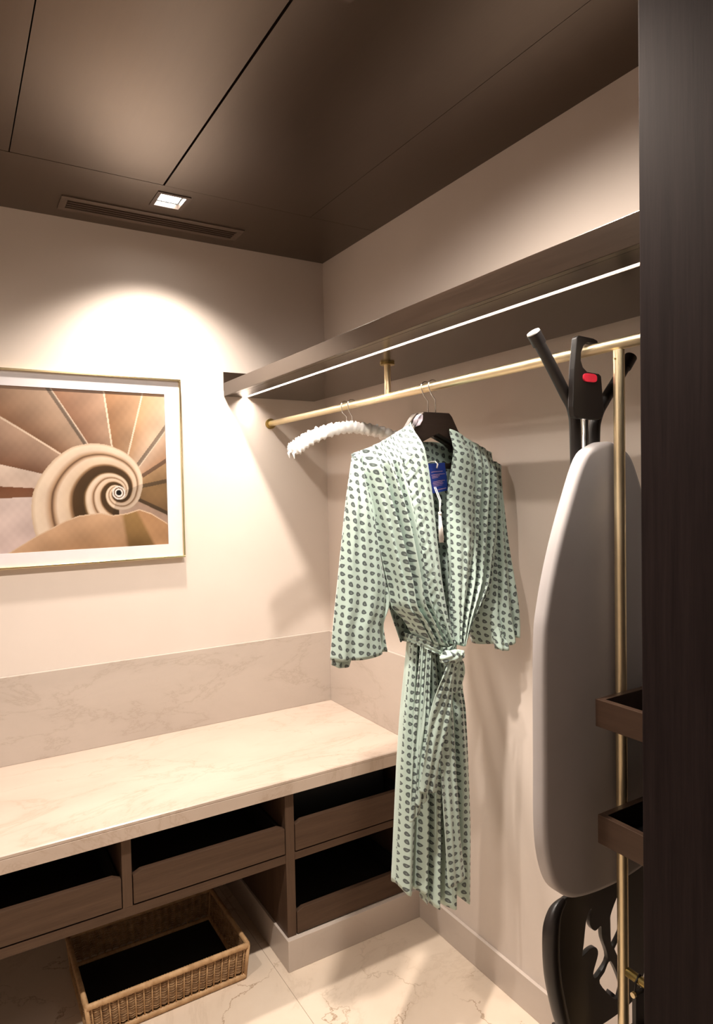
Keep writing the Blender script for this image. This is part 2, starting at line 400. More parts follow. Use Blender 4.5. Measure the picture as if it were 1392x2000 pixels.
def stair_colour(X, Y):
    """flat print: a stone spiral stair seen from above; X, Y in picture units"""
    X = np.asarray(X, float); Y = np.asarray(Y, float)
    s2l = lambda c: (np.array(c, float)/255.0)**2.2
    cx, cy = 775.0, 980.0
    dx, dy = X-cx, -(Y-cy); r = np.hypot(dx, dy)+1e-6; th = np.degrees(np.arctan2(dy, dx)) % 360
    out = np.zeros(X.shape+(3,))
    # treads: (start angle, colour at start, colour at end)
    secs = [(-23, (128,98,60), (150,118,80)), (11, (146,112,72), (170,134,96)), (30, (176,128,92), (206,176,150)), (50, (214,186,160), (190,146,106)), (74, (178,142,110), (150,108,74)), (97, (168,136,112), (140,100,74)), (122, (176,148,124), (122,86,60)), (146, (170,140,118), (112,76,54)), (166, (205,184,168), (196,172,156)), (177, (112,70,46), (120,80,56)), (183, (206,186,178), (196,172,166)), (215, (200,176,160), (170,140,120)), (337, (120,90,58), (140,108,70))]
    st = [s[0] % 360 for s in secs]; order = np.argsort(st); st = np.array(st)[order]; secs = [secs[i] for i in order]
    idx = (np.searchsorted(st, th, side='right')-1) % len(st)
    nxt = np.roll(st, -1).astype(float); nxt[-1] += 360
    tt = th.copy(); lo = st[idx]; hi = nxt[idx]; tt = np.where(tt < lo, tt+360, tt); f = np.clip((tt-lo)/np.maximum(hi-lo, 1), 0, 1)
    A = np.array([s2l(s[1]) for s in secs])[idx]; B = np.array([s2l(s[2]) for s in secs])[idx]
    out = A*(1-f[..., None]) + B*f[..., None]
    shade = 0.78 + 0.35*np.clip((r-300)/700, 0, 1)
    nz = 0.06*np.sin(X*0.021+1.3*np.sin(Y*0.017)) + 0.05*np.sin(Y*0.033+X*0.012) + 0.03*np.sin(X*0.11)*np.sin(Y*0.09)
    out *= (shade+nz)[..., None]
    edge = np.minimum(tt-lo, hi-tt)*np.pi/180*r
    out = np.where((edge < 6)[..., None] & (th > 40)[..., None] & (th < 160)[..., None], s2l((214,190,166)), out)
    dk = ((tt-lo)*np.pi/180*r < 26) & (((th > 20) & (th < 56)) | (th > 325) | (th < 20) | ((th > 120) & (th < 127)))
    out = np.where(dk[..., None], out*0.35, out)
    # spiral newel
    ang = np.array([-90, -45, 0, 45, 90, 135, 180, 215, 240, 270]); rad = np.log([115, 135, 162, 225, 300, 440, 575, 660, 705, 747.8])
    tc = np.where(th > 270, th-360, th)
    re = np.interp(tc, ang, rad); turn = np.log(2.55)
    p = (re-np.log(r))/turn
    inside = p > 0
    q = p % 1.0
    stops = [0, .05, .16, .24, .27, .31, .36, .55, .60, .66, .92, .97, 1.0]
    cols = [(196,170,142), (222,200,176), (214,190,166), (170,136,104), (92,64,42), (178,146,116), (216,192,168), (206,180,152), (150,116,84), (74,52,28), (66,48,26), (120,92,60), (196,170,142)]
    L = np.array([s2l(c) for c in cols]); sp = np.stack([np.interp(q, stops, L[:, k]) for k in range(3)], -1)
    sp *= (1.0+0.5*nz - 0.30*((th > 250) | (th < 20)))[..., None]
    out = np.where(inside[..., None], sp, out)
    out = np.where((r < 46)[..., None], s2l((232,222,214)), out)
    ring = np.abs(r-33) < 4
    out = np.where(ring[..., None], s2l((120,92,70)), out)
    out = np.where((r < 19)[..., None], s2l((16,12,10)), out)
    # near slab along the bottom
    tx = [-900, -200, 30, 210, 400, 490, 640, 730, 830, 920, 1010, 1135, 1300]; ty = [1500, 1460, 1400, 1280, 1175, 1140, 1118, 1135, 1120, 1092, 1120, 1190, 1250]
    top = np.interp(X, tx, ty); ins = Y > top
    g = np.clip((Y-top)/260, 0, 1)
    c1 = s2l((190,152,118))*(1-g[..., None]) + s2l((150,112,78))*g[..., None]
    c2 = s2l((150,116,70))*(1-g[..., None]) + s2l((98,72,38))*g[..., None]
    k = np.clip((X-790-(Y-1200)*0.15)/30, 0, 1)[..., None]
    k2 = np.clip((X-900-(Y-1130)*0.55)/30, 0, 1)[..., None]
    slab = c1*(1-k)+c2*k; slab = slab*(1-k2)+s2l((168,126,88))*k2
    slab *= (1+nz)[..., None]
    out = np.where(ins[..., None], slab, out)
    out = np.where((np.abs(Y-top-3) < 4)[..., None], s2l((206,176,146)), out)
    g_ = out.mean(-1, keepdims=True); out = (g_ + (out-g_)*0.95)*0.68
    return np.clip(out, 0, 1)
nx, nz_ = 420, 268
gx = np.linspace(IX0-0.002, IX1+0.002, nx); gz = np.linspace(IZ0-0.002, IZ1+0.002, nz_)
GX, GZ = np.meshgrid(gx, gz)
uu = (GX+1.25)/0.554; vv = (1.904-GZ)/0.563
PXX = 1130*uu; top_ = 248+64*uu; bot_ = 1402-74*uu
col = stair_colour(PXX, top_+(bot_-top_)*vv)
verts = np.stack([GX, np.full_like(GX, -0.011), GZ], -1).reshape(-1, 3)
ii = np.arange(nx*nz_).reshape(nz_, nx)
faces = np.stack([ii[:-1, :-1], ii[:-1, 1:], ii[1:, 1:], ii[1:, :-1]], -1).reshape(-1, 4)
me = bpy.data.meshes.new('print'); me.from_pydata(verts.tolist(), [], faces.tolist())
ca = me.color_attributes.new('print', 'FLOAT_COLOR', 'POINT')
ca.data.foreach_set('color', np.concatenate([col.reshape(-1, 3), np.ones((nx*nz_, 1))], 1).astype(np.float32).ravel())
me.materials.append(MATS['stair_print']); po = bpy.data.objects.new('print', me); COL.objects.link(po); po.parent = pr; po.matrix_parent_inverse = Matrix.Translation(-Vector(pr.location))
po['label'] = 'brown photograph of a winding stone staircase'
boxo('backing', (PX0+w, PX1-w, -0.002, 0.0, PZ0+w, PZ1-w), 'mat_board', pr)

# ------------------------------------------------------------------ shelf with LED strip
SZ, SF, SB = 1.911, -0.457, -0.055
sh = empty('wall_shelf', (SF, 0.0, SZ), 'dark wood shelf with a lit strip under it along the right wall', 'shelf')
LX0, LX1 = -0.377, -0.361
bm = bmesh.new(); box(bm, SF+0.018, LX0, -1.90, 0.0, SZ, SZ+0.022); box(bm, LX1, SB, -1.90, 0.0, SZ, SZ+0.022); box(bm, LX0, LX1, -1.90, 0.0, SZ+0.012, SZ+0.022)
link_mesh('shelf_board', bm, 'shelf_wood', sh)
boxo('front_lip', (SF, SF+0.018, -1.90, -0.0, SZ, SZ+0.052), 'shelf_wood', sh, bevel=0.0012)
boxo('end_panel', (SF-0.0005, 0.0, -0.004, 0.0, SZ+0.022, 2.006), 'shelf_wood', sh)
boxo('wall_cleat', (SB, 0.0, -1.90, 0.0, SZ+0.020, SZ+0.052), 'shelf_wood', sh)
boxo('light_strip', (LX0+0.0005, LX1-0.0005, -1.899, -0.004, SZ+0.0085, SZ+0.0115), 'led_strip', sh)['label'] = 'glowing warm white LED strip'

# ------------------------------------------------------------------ brass hanging rail, post and trays
RX, RZ, RR = -0.262, 1.809, 0.0115
rl = empty('hanging_rail', (RX, 0.0, RZ), 'brushed brass clothes rail below the dark shelf', 'rail')
tubeo('rod', [(RX, -0.004, RZ), (RX, -1.905, RZ)], RR, 'brass', rl, 24)
arc_smooth(tubeo('wall_flange', [(RX, 0.0, RZ), (RX, -0.010, RZ)], 0.021, 'brass_dark', rl, 28))
br = arc_smooth(tubeo('hanger_bracket', [(RX, -0.865, RZ+0.006), (RX, -0.865, SZ-0.004)], 0.0095, 'brass', rl, 18))
arc_smooth(tubeo('ceiling_plate', [(RX, -0.865, SZ-0.007), (RX, -0.865, SZ)], 0.022, 'brass_dark', br, 26))
PY = -1.678
ps = empty('brass_post', (RX, PY, 0.0), 'upright brass post in front of the ironing board carrying two trays', 'post')
arc_smooth(tubeo('upright_tube', [(RX, PY, 0.004), (RX, PY, RZ-0.0117)], 0.0108, 'brass', ps, 22))
arc_smooth(tubeo('foot_plate', [(RX, PY, 0.0), (RX, PY, 0.008)], 0.024, 'brass', ps, 22))
tag(arc_smooth(tubeo('cross_rail', [(RX, PY-0.0110, 0.549), (RX, -1.90, 0.549)], 0.0090, 'brass_dark', None, 18)), 'short dark brass cross rail between the post and the dark pier', 'rail')
arc_smooth(tubeo('set_screw', [(RX+0.0108, PY, RZ-0.030), (RX-0.0125, PY, RZ-0.030)], 0.002, 'brass_dark', ps, 10))
def tray(x0, z0, z1, label):
    r = empty('wooden_tray', (x0, -1.69, z0), label, 'tray', 'shallow trays on the brass post'); x1, y0, y1 = -0.03, -1.90, -1.69; t = 0.013
    boxo('side_panel', (x0, x0+t, y0, y1, z0, z1), 'tray_wood', r, 0.001)
    boxo('side_panel', (x1-t, x1, y0, y1, z0, z1), 'tray_wood', r, 0.001)
    boxo('back_panel', (x0+t, x1-t, y1-t, y1, z0, z1), 'tray_wood', r, 0.001)
    boxo('front_panel', (x0+t, x1-t, y0, y0+t, z0, z1), 'tray_wood', r, 0.001)
    boxo('base', (x0+t, x1-t, y0+t, y1-t, z0+0.002, z0+0.010), 'black_leather', r)
tray(-0.354, 1.070, 1.123, 'upper shallow dark wood tray on the brass post')
tray(-0.350, 0.841, 0.897, 'lower shallow dark wood tray on the brass post')
st = empty('hanging_strap', (RX, -1.716, 0.30), 'black strap and block hanging from the brass cross rail under the trays', 'strap')
bm = bmesh.new(); tube(bm, [(RX-0.016, -1.716, 0.525), (RX-0.012, -1.716, 0.549), (RX, -1.716, 0.5605), (RX+0.012, -1.716, 0.549), (RX+0.016, -1.716, 0.525)], 0.0022, 8)
link_mesh('loop', bm, 'black_metal', st, True)
boxo('strap', (RX-0.018, RX+0.018, -1.721, -1.711, 0.455, 0.528), 'black_metal', st, 0.002)
boxo('block', (RX-0.034, RX+0.034, -1.728, -1.702, 0.30, 0.457), 'black_plastic', st, 0.004)
arc_smooth(tubeo('stud', [(RX-0.022, -1.716, 0.527), (RX-0.016, -1.716, 0.527)], 0.0055, 'brass', st, 14))

# ------------------------------------------------------------------ bench: counter, upstands, plinth, cabinets
ZC, YB = 0.623, -0.641
bm = bmesh.new()
prof = [(0.0, ZC), (YB+0.003, ZC), (YB, ZC-0.003), (YB, ZC-0.010), (YB+0.0012, ZC-0.0108), (YB+0.0012, ZC-0.0122), (YB, ZC-0.013), (YB, ZC-0.049), (0.0, ZC-0.049)]
a = [bm.verts.new((XL, y, z)) for y, z in prof]; b = [bm.verts.new((0.0, y, z)) for y, z in prof]
bm.faces.new(a); bm.faces.new(b[::-1])
for i in range(len(prof)): bm.faces.new((a[i], b[i], b[(i+1) % len(prof)], a[(i+1) % len(prof)]))
tag(link_mesh('marble_counter', bm, 'counter_marble'), 'long cream marble counter top of the wall bench', 'counter')
tag(boxo('marble_upstand', (XL, 0.0, -0.013, -0.001, ZC, 0.925), 'upstand_marble', bevel=0.0015), 'grey beige marble upstand on the counter below the picture', 'upstand')
tag(boxo('marble_upstand', (-0.013, -0.001, -0.640, -0.0135, ZC, 0.925), 'upstand_marble', bevel=0.0015), 'short marble upstand on the counter end behind the robe', 'upstand')
tag(boxo('marble_plinth', (-0.527, 0.0, -0.637, 0.0, 0.0, 0.1015), 'plinth_marble', bevel=0.0015), 'low marble plinth under the stacked drawers', 'plinth')

CY = -0.620
def drawer(parent, x0, x1, z0, h, ch=0.010):
    """open tray drawer with a front whose top corners drop"""
    bm = bmesh.new(); w = x1-x0; t = 0.016
    out = [(x0, z0), (x1, z0), (x1, z0+h-ch), (x1-0.022, z0+h), (x0+0.022, z0+h), (x0, z0+h-ch)]
    prism(bm, out, CY-0.002, CY+t)
    f = None
    d = bpy.data.objects.new('drawer', None)
    bm2 = bmesh.new()
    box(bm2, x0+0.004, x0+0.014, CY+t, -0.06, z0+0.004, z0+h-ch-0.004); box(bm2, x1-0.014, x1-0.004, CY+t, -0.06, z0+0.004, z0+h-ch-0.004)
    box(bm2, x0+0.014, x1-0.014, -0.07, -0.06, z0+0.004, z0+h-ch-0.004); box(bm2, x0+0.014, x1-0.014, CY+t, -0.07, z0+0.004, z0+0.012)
    d = link_mesh('drawer', bm2, 'dark_inside', parent)
    fo = link_mesh('drawer_front', bm, 'cabinet_wood', None, bevel=0.002); fo.parent = d; fo.matrix_parent_inverse = d.matrix_parent_inverse.copy()
    # parts share world-space vertices: the drawer already carries the offset of its cabinet
    fo.matrix_parent_inverse = Matrix.Identity(4)
    return d
c1 = empty('drawer_cabinet', (-0.26, CY, 0.1015), 'dark wood cabinet with two stacked open drawers on the marble plinth', 'cabinet')
boxo('side_panel', (-0.520, -0.489, CY, -0.002, 0.1015, ZC-0.0495), 'cabinet_wood_upright', c1, 0.001)
boxo('side_panel', (-0.030, -0.0005, CY, -0.002, 0.1015, ZC-0.0495), 'cabinet_wood_upright', c1, 0.001)
boxo('middle_shelf', (-0.489, -0.030, CY, -0.002, 0.348, 0.372), 'cabinet_wood', c1, 0.001)
boxo('back_panel', (-0.489, -0.030, -0.014, -0.002, 0.1015, ZC-0.0495), 'dark_inside', c1)
drawer(c1, -0.4865, -0.0325, 0.3765, 0.096)
drawer(c1, -0.4865, -0.0325, 0.1050, 0.080)
c2 = empty('bench_cabinet', (-1.36, CY, 0.345), 'dark wood cabinet of open drawers hung under the counter above the basket', 'cabinet')
boxo('base_panel', (XL+0.001, -0.5205, CY, -0.002, 0.345, 0.372), 'cabinet_wood', c2, 0.001)
boxo('back_panel', (XL+0.001, -0.5205, -0.014, -0.002, 0.372, ZC-0.0495), 'dark_inside', c2)
for x in (-1.022, -1.520, -2.02):
    boxo('divider', (x, x+0.027, CY, -0.014, 0.372, ZC-0.0495), 'cabinet_wood_upright', c2, 0.001)
for a, b in ((-0.9925, -0.5230), (-1.4905, -1.0245), (-1.9905, -1.5225)):
    drawer(c2, a, b, 0.3765, 0.092)
# black box lying in the upper drawer
bx_ = empty('storage_box', (-0.26, -0.30, 0.39), 'black leather box standing in the upper drawer beside the robe', 'box')
boxo('body', (-0.455, -0.065, -0.50, -0.12, 0.3895, 0.515), 'black_leather', bx_, 0.004)
boxo('lid', (-0.457, -0.063, -0.502, -0.118, 0.5165, 0.548), 'black_leather', bx_, 0.004)

# ------------------------------------------------------------------ wicker basket
BX0, BX1, BY0, BY1, BH = -1.122, -0.643, -0.590, -0.235, 0.117
bk = empty('wicker_basket', ((BX0+BX1)/2, (BY0+BY1)/2, 0.0), 'open rectangular brown wicker basket on the floor under the bench', 'basket')
TAP = 0.010
def rim_pt(s, z, off=0.0):
    """s = metres round the perimeter; returns the point and its outward normal"""
    k = TAP*(1-z/BH); x0, x1, y0, y1 = BX0+k-off, BX1-k+off, BY0+k-off, BY1-k+off
    W, D = BX1-BX0, BY1-BY0; s = s % (2*(W+D))
    if s < W: return (x0+(x1-x0)*s/W, y0, z), (0, -1)
    s -= W
    if s < D: return (x1, y0+(y1-y0)*s/D, z), (1, 0)
    s -= D
    if s < W: return (x1-(x1-x0)*s/W, y1, z), (0, 1)
    s -= W
    return (x0, y1-(y1-y0)*s/D, z), (-1, 0)
W_, D_ = BX1-BX0, BY1-BY0; PER = 2*(W_+D_)
nfront, nside = 20, 15; stakes = []
for k in range(nfront): stakes.append((k+0.5)*W_/nfront)
for k in range(nside): stakes.append(W_+(k+0.5)*D_/nside)
for k in range(nfront): stakes.append(W_+D_+(k+0.5)*W_/nfront)
for k in range(nside): stakes.append(2*W_+D_+(k+0.5)*D_/nside)
for s in stakes:
    p0, n0 = rim_pt(s, 0.012, 0.0); p1, n1 = rim_pt(s, BH-0.010, 0.0)
    bm = bmesh.new(); tube(bm, [p0, p1], 0.0024, 6)
    link_mesh('stake', bm, 'wicker_stake', bk, True)
st_arr = np.array(sorted(stakes))
bm = bmesh.new(); rows = 21; nseg = 420
for rrow in range(rows):
    z = 0.026 + rrow*(BH-0.044)/(rows-1); ring = []
    for i in range(nseg):
        s = i*PER/nseg
        j = np.searchsorted(st_arr, s); a = st_arr[j-1] if j > 0 else st_arr[-1]-PER; b = st_arr[j] if j < len(st_arr) else st_arr[0]+PER
        p, n = rim_pt(s, z, -0.0028 + 0.0052*math.sin(math.pi*(s-a)/(b-a))**1.5 + 0.0007*math.sin(rrow*2.6+j*1.9))
        # rounded square section
        ring.append([bm.verts.new((p[0]+n[0]*o_, p[1]+n[1]*o_, z+h)) for o_, h in ((0.0016, 0), (0, 0.0018), (-0.0016, 0), (0, -0.0018))])
    for i in range(nseg):
        A, B = ring[i], ring[(i+1) % nseg]
        for q in range(4): bm.faces.new((A[q], A[(q+1) % 4], B[(q+1) % 4], B[q]))
wv = link_mesh('weave', bm, 'wicker_weave', bk, True); wv['kind'] = 'stuff'; wv['label'] = 'close woven brown wicker strands'
def band(name, z, r, pitch, mat):
    bm = bmesh.new(); n = 420; ring = []
    for i in range(n):
        s = i*PER/n; p, nn = rim_pt(s, z, 0.0); q = []
        for k in range(8):
            a = 2*math.pi*k/8; rr = r*(1+0.10*math.cos(2*math.pi*s/pitch + a))
            q.append(bm.verts.new((p[0]+nn[0]*rr*math.cos(a), p[1]+nn[1]*rr*math.cos(a), z+rr*math.sin(a)*1.15)))
        ring.append(q)
    for i in range(n):
        A, B = ring[i], ring[(i+1) % n]
        for k in range(8): bm.faces.new((A[k], A[(k+1) % 8], B[(k+1) % 8], B[k]))
    return link_mesh(name, bm, mat, bk, True)
band('rim', BH-0.008, 0.0078, 0.0085, 'wicker_stake'); band('bottom_border', 0.0095, 0.0080, 0.0085, 'wicker_stake')
for (x, y) in ((BX0, BY0), (BX1, BY0), (BX1, BY1), (BX0, BY1)):
    kx = TAP if x < -0.9 else -TAP; ky = TAP if y < -0.4 else -TAP
    bm = bmesh.new(); tube(bm, [(x+kx, y+ky, 0.006), (x, y, BH-0.006)], 0.0062, 8); link_mesh('corner_post', bm, 'wicker_stake', bk, True)
boxo('base', (BX0+TAP, BX1-TAP, BY0+TAP, BY1-TAP, 0.004, 0.010), 'dark_inside', bk)  # near-black base colour stands in for the shade under the bench

# ------------------------------------------------------------------ padded satin hangers
def satin_hanger(y, dx, dz, label):
    r = empty('padded_hanger', (RX+dx, y, RZ), label, 'hanger', 'padded satin hangers on the rail')
    pts = [(-0.215, 1.652), (-0.196, 1.668), (-0.160, 1.692), (-0.110, 1.714), (-0.055, 1.730), (0.0, 1.737), (0.055, 1.734), (0.110, 1.726), (0.165, 1.712), (0.205, 1.694), (0.222, 1.682)]
    path = catmull(pts, 12, False); bm = bmesh.new(); n = 14; rings = []; m = len(path); rnd = random.Random(int(abs(y)*1000))
    ph = [rnd.uniform(0, 6.28) for _ in range(8)]
    for i, (x, z) in enumerate(path):
        t = i/(m-1); x2, z2 = path[min(i+1, m-1)]; x1, z1 = path[max(i-1, 0)]
        d = Vector((x2-x1, 0, z2-z1)).normalized(); up = Vector((-d.z, 0, d.x))
        base = 0.0165*min(1, (0.25+12*min(t, 1-t))) if min(t, 1-t) < 0.06 else 0.0165
        q = []
        for k in range(n):
            a = 2*math.pi*k/n
            rr = base*(1+0.15*math.sin(i*1.15+ph[0]+1.2*math.sin(a*2+ph[1])) + 0.14*math.sin(i*2.1+ph[2]+a*1.5) + 0.09*rnd.uniform(-1, 1))
            q.append(bm.verts.new(Vector((RX+dx+x, y, z+dz)) + up*rr*math.sin(a)*1.05 + Vector((0, rr*math.cos(a)*0.8, 0))))
        rings.append(q)
    for A, B in zip(rings, rings[1:]):
        for k in range(n): bm.faces.new((A[k], A[(k+1) % n], B[(k+1) % n], B[k]))
    bm.faces.new(rings[0][::-1]); bm.faces.new(rings[-1])
    link_mesh('padding', bm, 'satin', r, True)
    hook = [(RX+dx, y, 1.748+dz), (RX+dx, y, 1.772+dz)]
    c = Vector((RX, y, RZ+0.002)); R = 0.0155
    hook.append((RX-0.012, y, 1.790))
    for k in range(13):
        a = math.radians(205 - k*19); hook.append((c.x+R*math.cos(a), y, c.z+R*math.sin(a)))
    tubeo('hook', hook, 0.0017, 'steel', r, 8)
    tubeo('ribbon', [(RX+dx, y, 1.742+dz), (RX+dx, y, 1.758+dz)], [0.006, 0.003], 'satin', r, 10)
    bm = bmesh.new(); e = pts[0]; tube(bm, [(RX+dx+e[0]+0.010, y, e[1]+dz+0.008), (RX+dx+e[0]-0.003, y-0.004, e[1]+dz-0.004), (RX+dx+e[0]-0.002, y-0.008, e[1]+dz-0.020)], [0.006, 0.004, 0.0015], 8)
    link_mesh('ribbon_end', bm, 'satin', r, True)
satin_hanger(-0.655, 0.0, 0.0, 'white padded satin hanger on the brass rail next to the robe')
satin_hanger(-0.612, 0.004, 0.004, 'white padded satin hanger on the brass rail, one nearer the picture wall')

# ------------------------------------------------------------------ wooden hangers
def wood_hanger(y, label, bar=True, k=0.90):
    r = empty('wooden_hanger', (RX, y, RZ), label, 'hanger', 'dark wooden hangers on the rail')
    cxh = -0.255
    top = [(-0.235, -0.142), (-0.19, -0.118), (-0.12, -0.080), (-0.082, -0.044), (-0.060, -0.012), (-0.048, 0.0), (0.040, 0.0), (0.050, -0.010), (0.070, -0.046), (0.105, -0.086), (0.17, -0.124), (0.205, -0.140)]
    bot = [(0.205, -0.156), (0.17, -0.146), (0.105, -0.118), (0.06, -0.084), (0.0, -0.058), (-0.06, -0.084), (-0.12, -0.118), (-0.19, -0.146), (-0.235, -0.158)]
    bm = bmesh.new(); prism(bm, [(cxh+(a if abs(a) < 0.1 else math.copysign(0.1+(abs(a)-0.1)*k*k, a)), 1.738+b) for a, b in top+bot], y-0.011, y+0.011)
    link_mesh('arm', bm, 'hanger_wood', r, bevel=0.003)
    hook = [(cxh, y, 1.735), (cxh, y, 1.774), (RX-0.006, y, 1.787)]
    for k in range(13):
        a = math.radians(215 - k*19.5); hook.append((RX+0.0155*math.cos(a), y, RZ+0.002+0.0155*math.sin(a)))
    tubeo('hook', hook, 0.0017, 'steel', r, 8)
    if bar:
        boxo('trouser_bar', (cxh-0.205, cxh+0.200, y-0.006, y+0.006, 1.585, 1.600), 'hanger_wood', r, 0.0015)
        for s in (-1, 1):
            boxo('bar_support', (cxh+s*0.200-0.004, cxh+s*0.200+0.004, y-0.005, y+0.005, 1.590, 1.605), 'hanger_wood', r)
    return r
wood_hanger(-1.085, 'dark wooden hanger carrying the green patterned robe')
wood_hanger(-1.052, 'dark wooden hanger just behind the hanger of the robe', False, 0.55)

# ------------------------------------------------------------------ ironing board
ib = empty('ironing_board', (RX, -1.635, 0.42), 'grey covered ironing board hung from the brass rail', 'ironing board')
YB0, YB1 = -1.650, -1.618   # front and back of the padded board
lw = [(0.0, 1.620), (0.035, 1.612), (0.075, 1.585), (0.118, 1.495), (0.155, 1.400), (0.182, 1.305), (0.193, 1.225), (0.196, 1.0), (0.197, 0.88), (0.188, 0.807), (0.165, 0.752), (0.122, 0.718), (0.07, 0.706), (0.0, 0.702)]
CXB = -0.256
outl = [(CXB-a, z) for a, z in lw] + [(CXB+a, z) for a, z in lw[-2:0:-1]]
sm = catmull(outl, 5, True)
bm = bmesh.new(); cen = (CXB, 1.15); rings = []
for inset, y in ((0.010, YB1+0.001), (0.0, YB1-0.004), (0.0, YB0+0.008), (0.004, YB0+0.002), (0.012, YB0)):
    rg = []
    for i, (x, z) in enumerate(sm):
        xa, za = sm[i-1]; xb, zb = sm[(i+1) % len(sm)]
        d = Vector((xb-xa, zb-za)).normalized(); nrm = Vector((d.y, -d.x))
        if nrm.dot(Vector((cen[0]-x, cen[1]-z))) < 0: nrm = -nrm
        rg.append(bm.verts.new((x+nrm.x*inset, y, z+nrm.y*inset)))
    rings.append(rg)
nn = len(sm)
for A, B in zip(rings, rings[1:]):
    for k in range(nn): bm.faces.new((A[k], A[(k+1) % nn], B[(k+1) % nn], B[k]))
bm.faces.new(rings[0]); bm.faces.new(rings[-1][::-1])
arc_smooth(link_mesh('padded_cover', bm, 'board_cover', ib), 50)
YL = -1.588
def fillet(pts): return [(p[0], YL, p[1]) for p in catmull(pts, 8, False)]
lg = tubeo('leg', fillet([(-0.283, 0.75), (-0.283, 1.40), (-0.284, 1.62), (-0.290, 1.685), (-0.315, 1.722), (-0.360, 1.782), (-0.398, 1.830)]), 0.0118, 'black_metal', ib, 14)
dv = Vector((-0.398+0.360, 0, 1.830-1.782)).normalized(); e0 = Vector((-0.398, YL, 1.830))
arc_smooth(tubeo('end_cap', [e0-dv*0.020, e0+dv*0.006], 0.0140, 'black_plastic', lg, 18))
arc_smooth(tubeo('end_disc', [e0+dv*0.006, e0+dv*0.0085], 0.0132, 'white_plastic', lg, 18)); 
for c in lg.children: c.matrix_parent_inverse = Matrix.Identity(4)
lg2 = tubeo('leg', fillet([(-0.228, 0.75), (-0.228, 1.40), (-0.226, 1.62), (-0.218, 1.675), (-0.190, 1.715), (-0.145, 1.765), (-0.108, 1.808)]), 0.0118, 'black_metal', ib, 14)
dv = Vector((0.037, 0, 0.043)).normalized(); e0 = Vector((-0.108, YL, 1.808))
arc_smooth(tubeo('end_cap', [e0-dv*0.025, e0+dv*0.006], 0.0140, 'black_plastic', lg2, 18)); lg2.children[0].matrix_parent_inverse = Matrix.Identity(4)
tubeo('frame_tube', [(-0.255, YL, 0.72), (-0.255, YL, 1.69)], 0.0075, 'steel', ib, 12)
tubeo('cross_tube', [(-0.285, YL, 0.75), (-0.226, YL, 0.75)], 0.010, 'black_metal', ib, 12)
plate = [(-0.312, 1.829), (-0.306, 1.834), (-0.262, 1.832), (-0.250, 1.829), (-0.247, 1.823), (-0.256, 1.8215), (-0.280, 1.8215), (-0.291, 1.815), (-0.299, 1.800), (-0.300, 1.784), (-0.294, 1.771), (-0.282, 1.763), (-0.246, 1.761), (-0.239, 1.757), (-0.231, 1.684), (-0.235, 1.672), (-0.245, 1.667), (-0.312, 1.667), (-0.322, 1.672), (-0.325, 1.690), (-0.321, 1.766)]
bm = bmesh.new(); prism(bm, plate, -1.618, -1.604)
hp = link_mesh('hook_plate', bm, 'black_plastic', ib, bevel=0.002)
bm = bmesh.new(); rc = []
for k in range(24):
    a = 2*math.pi*k/24; c_, s_ = math.cos(a), math.sin(a)
    rc.append((-0.276+0.0205*math.copysign(abs(c_)**0.55, c_), 1.7505+0.0088*math.copysign(abs(s_)**0.7, s_)))
prism(bm, rc, -1.6212, -1.6175); rb = link_mesh('release_button', bm, 'red_plastic', None, bevel=0.0008); rb.parent = hp
rb.matrix_parent_inverse = Matrix.Identity(4); rb['label'] = 'red button'
# iron rest: black frame with free-form openings
def holed_plate(name, outer, holes, y0, y1, mat, parent, bev):
    cu = bpy.data.curves.new(name, 'CURVE'); cu.dimensions = '2D'; cu.fill_mode = 'BOTH'; cu.extrude = (y1-y0)/2-bev; cu.bevel_depth = bev; cu.bevel_resolution = 2
    for pl in [outer]+holes:
        s = cu.splines.new('POLY'); s.points.add(len(pl)-1); s.use_cyclic_u = True
        for p, (x, z) in zip(s.points, pl): p.co = (x, z, 0, 1)
    tmp = bpy.data.objects.new('tmp', cu); COL.objects.link(tmp)
    dg = bpy.context.evaluated_depsgraph_get(); me = bpy.data.meshes.new_from_object(tmp.evaluated_get(dg))
    bpy.data.objects.remove(tmp)
    me.transform(Matrix(((1,0,0,0), (0,0,-1,(y0+y1)/2), (0,1,0,0), (0,0,0,1))))
    me.name = name; me.materials.clear(); me.materials.append(MATS[mat])
    o = bpy.data.objects.new(name, me); COL.objects.link(o); o.parent = parent; o.matrix_parent_inverse = Matrix.Translation(-Vector(parent.location)); return o
ro = catmull([(-0.366, 0.699), (-0.400, 0.676), (-0.418, 0.637), (-0.414, 0.562), (-0.396, 0.480), (-0.376, 0.425), (-0.345, 0.400), (-0.25, 0.392), (-0.160, 0.400), (-0.125, 0.43), (-0.100, 0.52), (-0.090, 0.62), (-0.100, 0.675), (-0.135, 0.70), (-0.25, 0.705)], 5)
h1 = catmull([(-0.287, 0.653), (-0.303, 0.638), (-0.313, 0.585), (-0.317, 0.562), (-0.295, 0.567), (-0.276, 0.565), (-0.269, 0.548), (-0.284, 0.515), (-0.279, 0.500), (-0.265, 0.503), (-0.237, 0.527), (-0.254, 0.577), (-0.258, 0.605), (-0.277, 0.602), (-0.292, 0.621)], 4)
h2 = catmull([(-0.200, 0.657), (-0.190, 0.652), (-0.184, 0.590), (-0.211, 0.552), (-0.226, 0.550), (-0.229, 0.600), (-0.226, 0.622)], 4)
h3 = [(-0.184, 0.575), (-0.182, 0.497), (-0.193, 0.492), (-0.217, 0.540)]
h4 = catmull([(-0.228, 0.518), (-0.196, 0.458), (-0.197, 0.437), (-0.212, 0.425), (-0.264, 0.483), (-0.249, 0.502)], 4)
rest = holed_plate('iron_rest', ro, [h1, h2, h3, h4], -1.622, -1.612, 'black_plastic', ib, 0.0006)
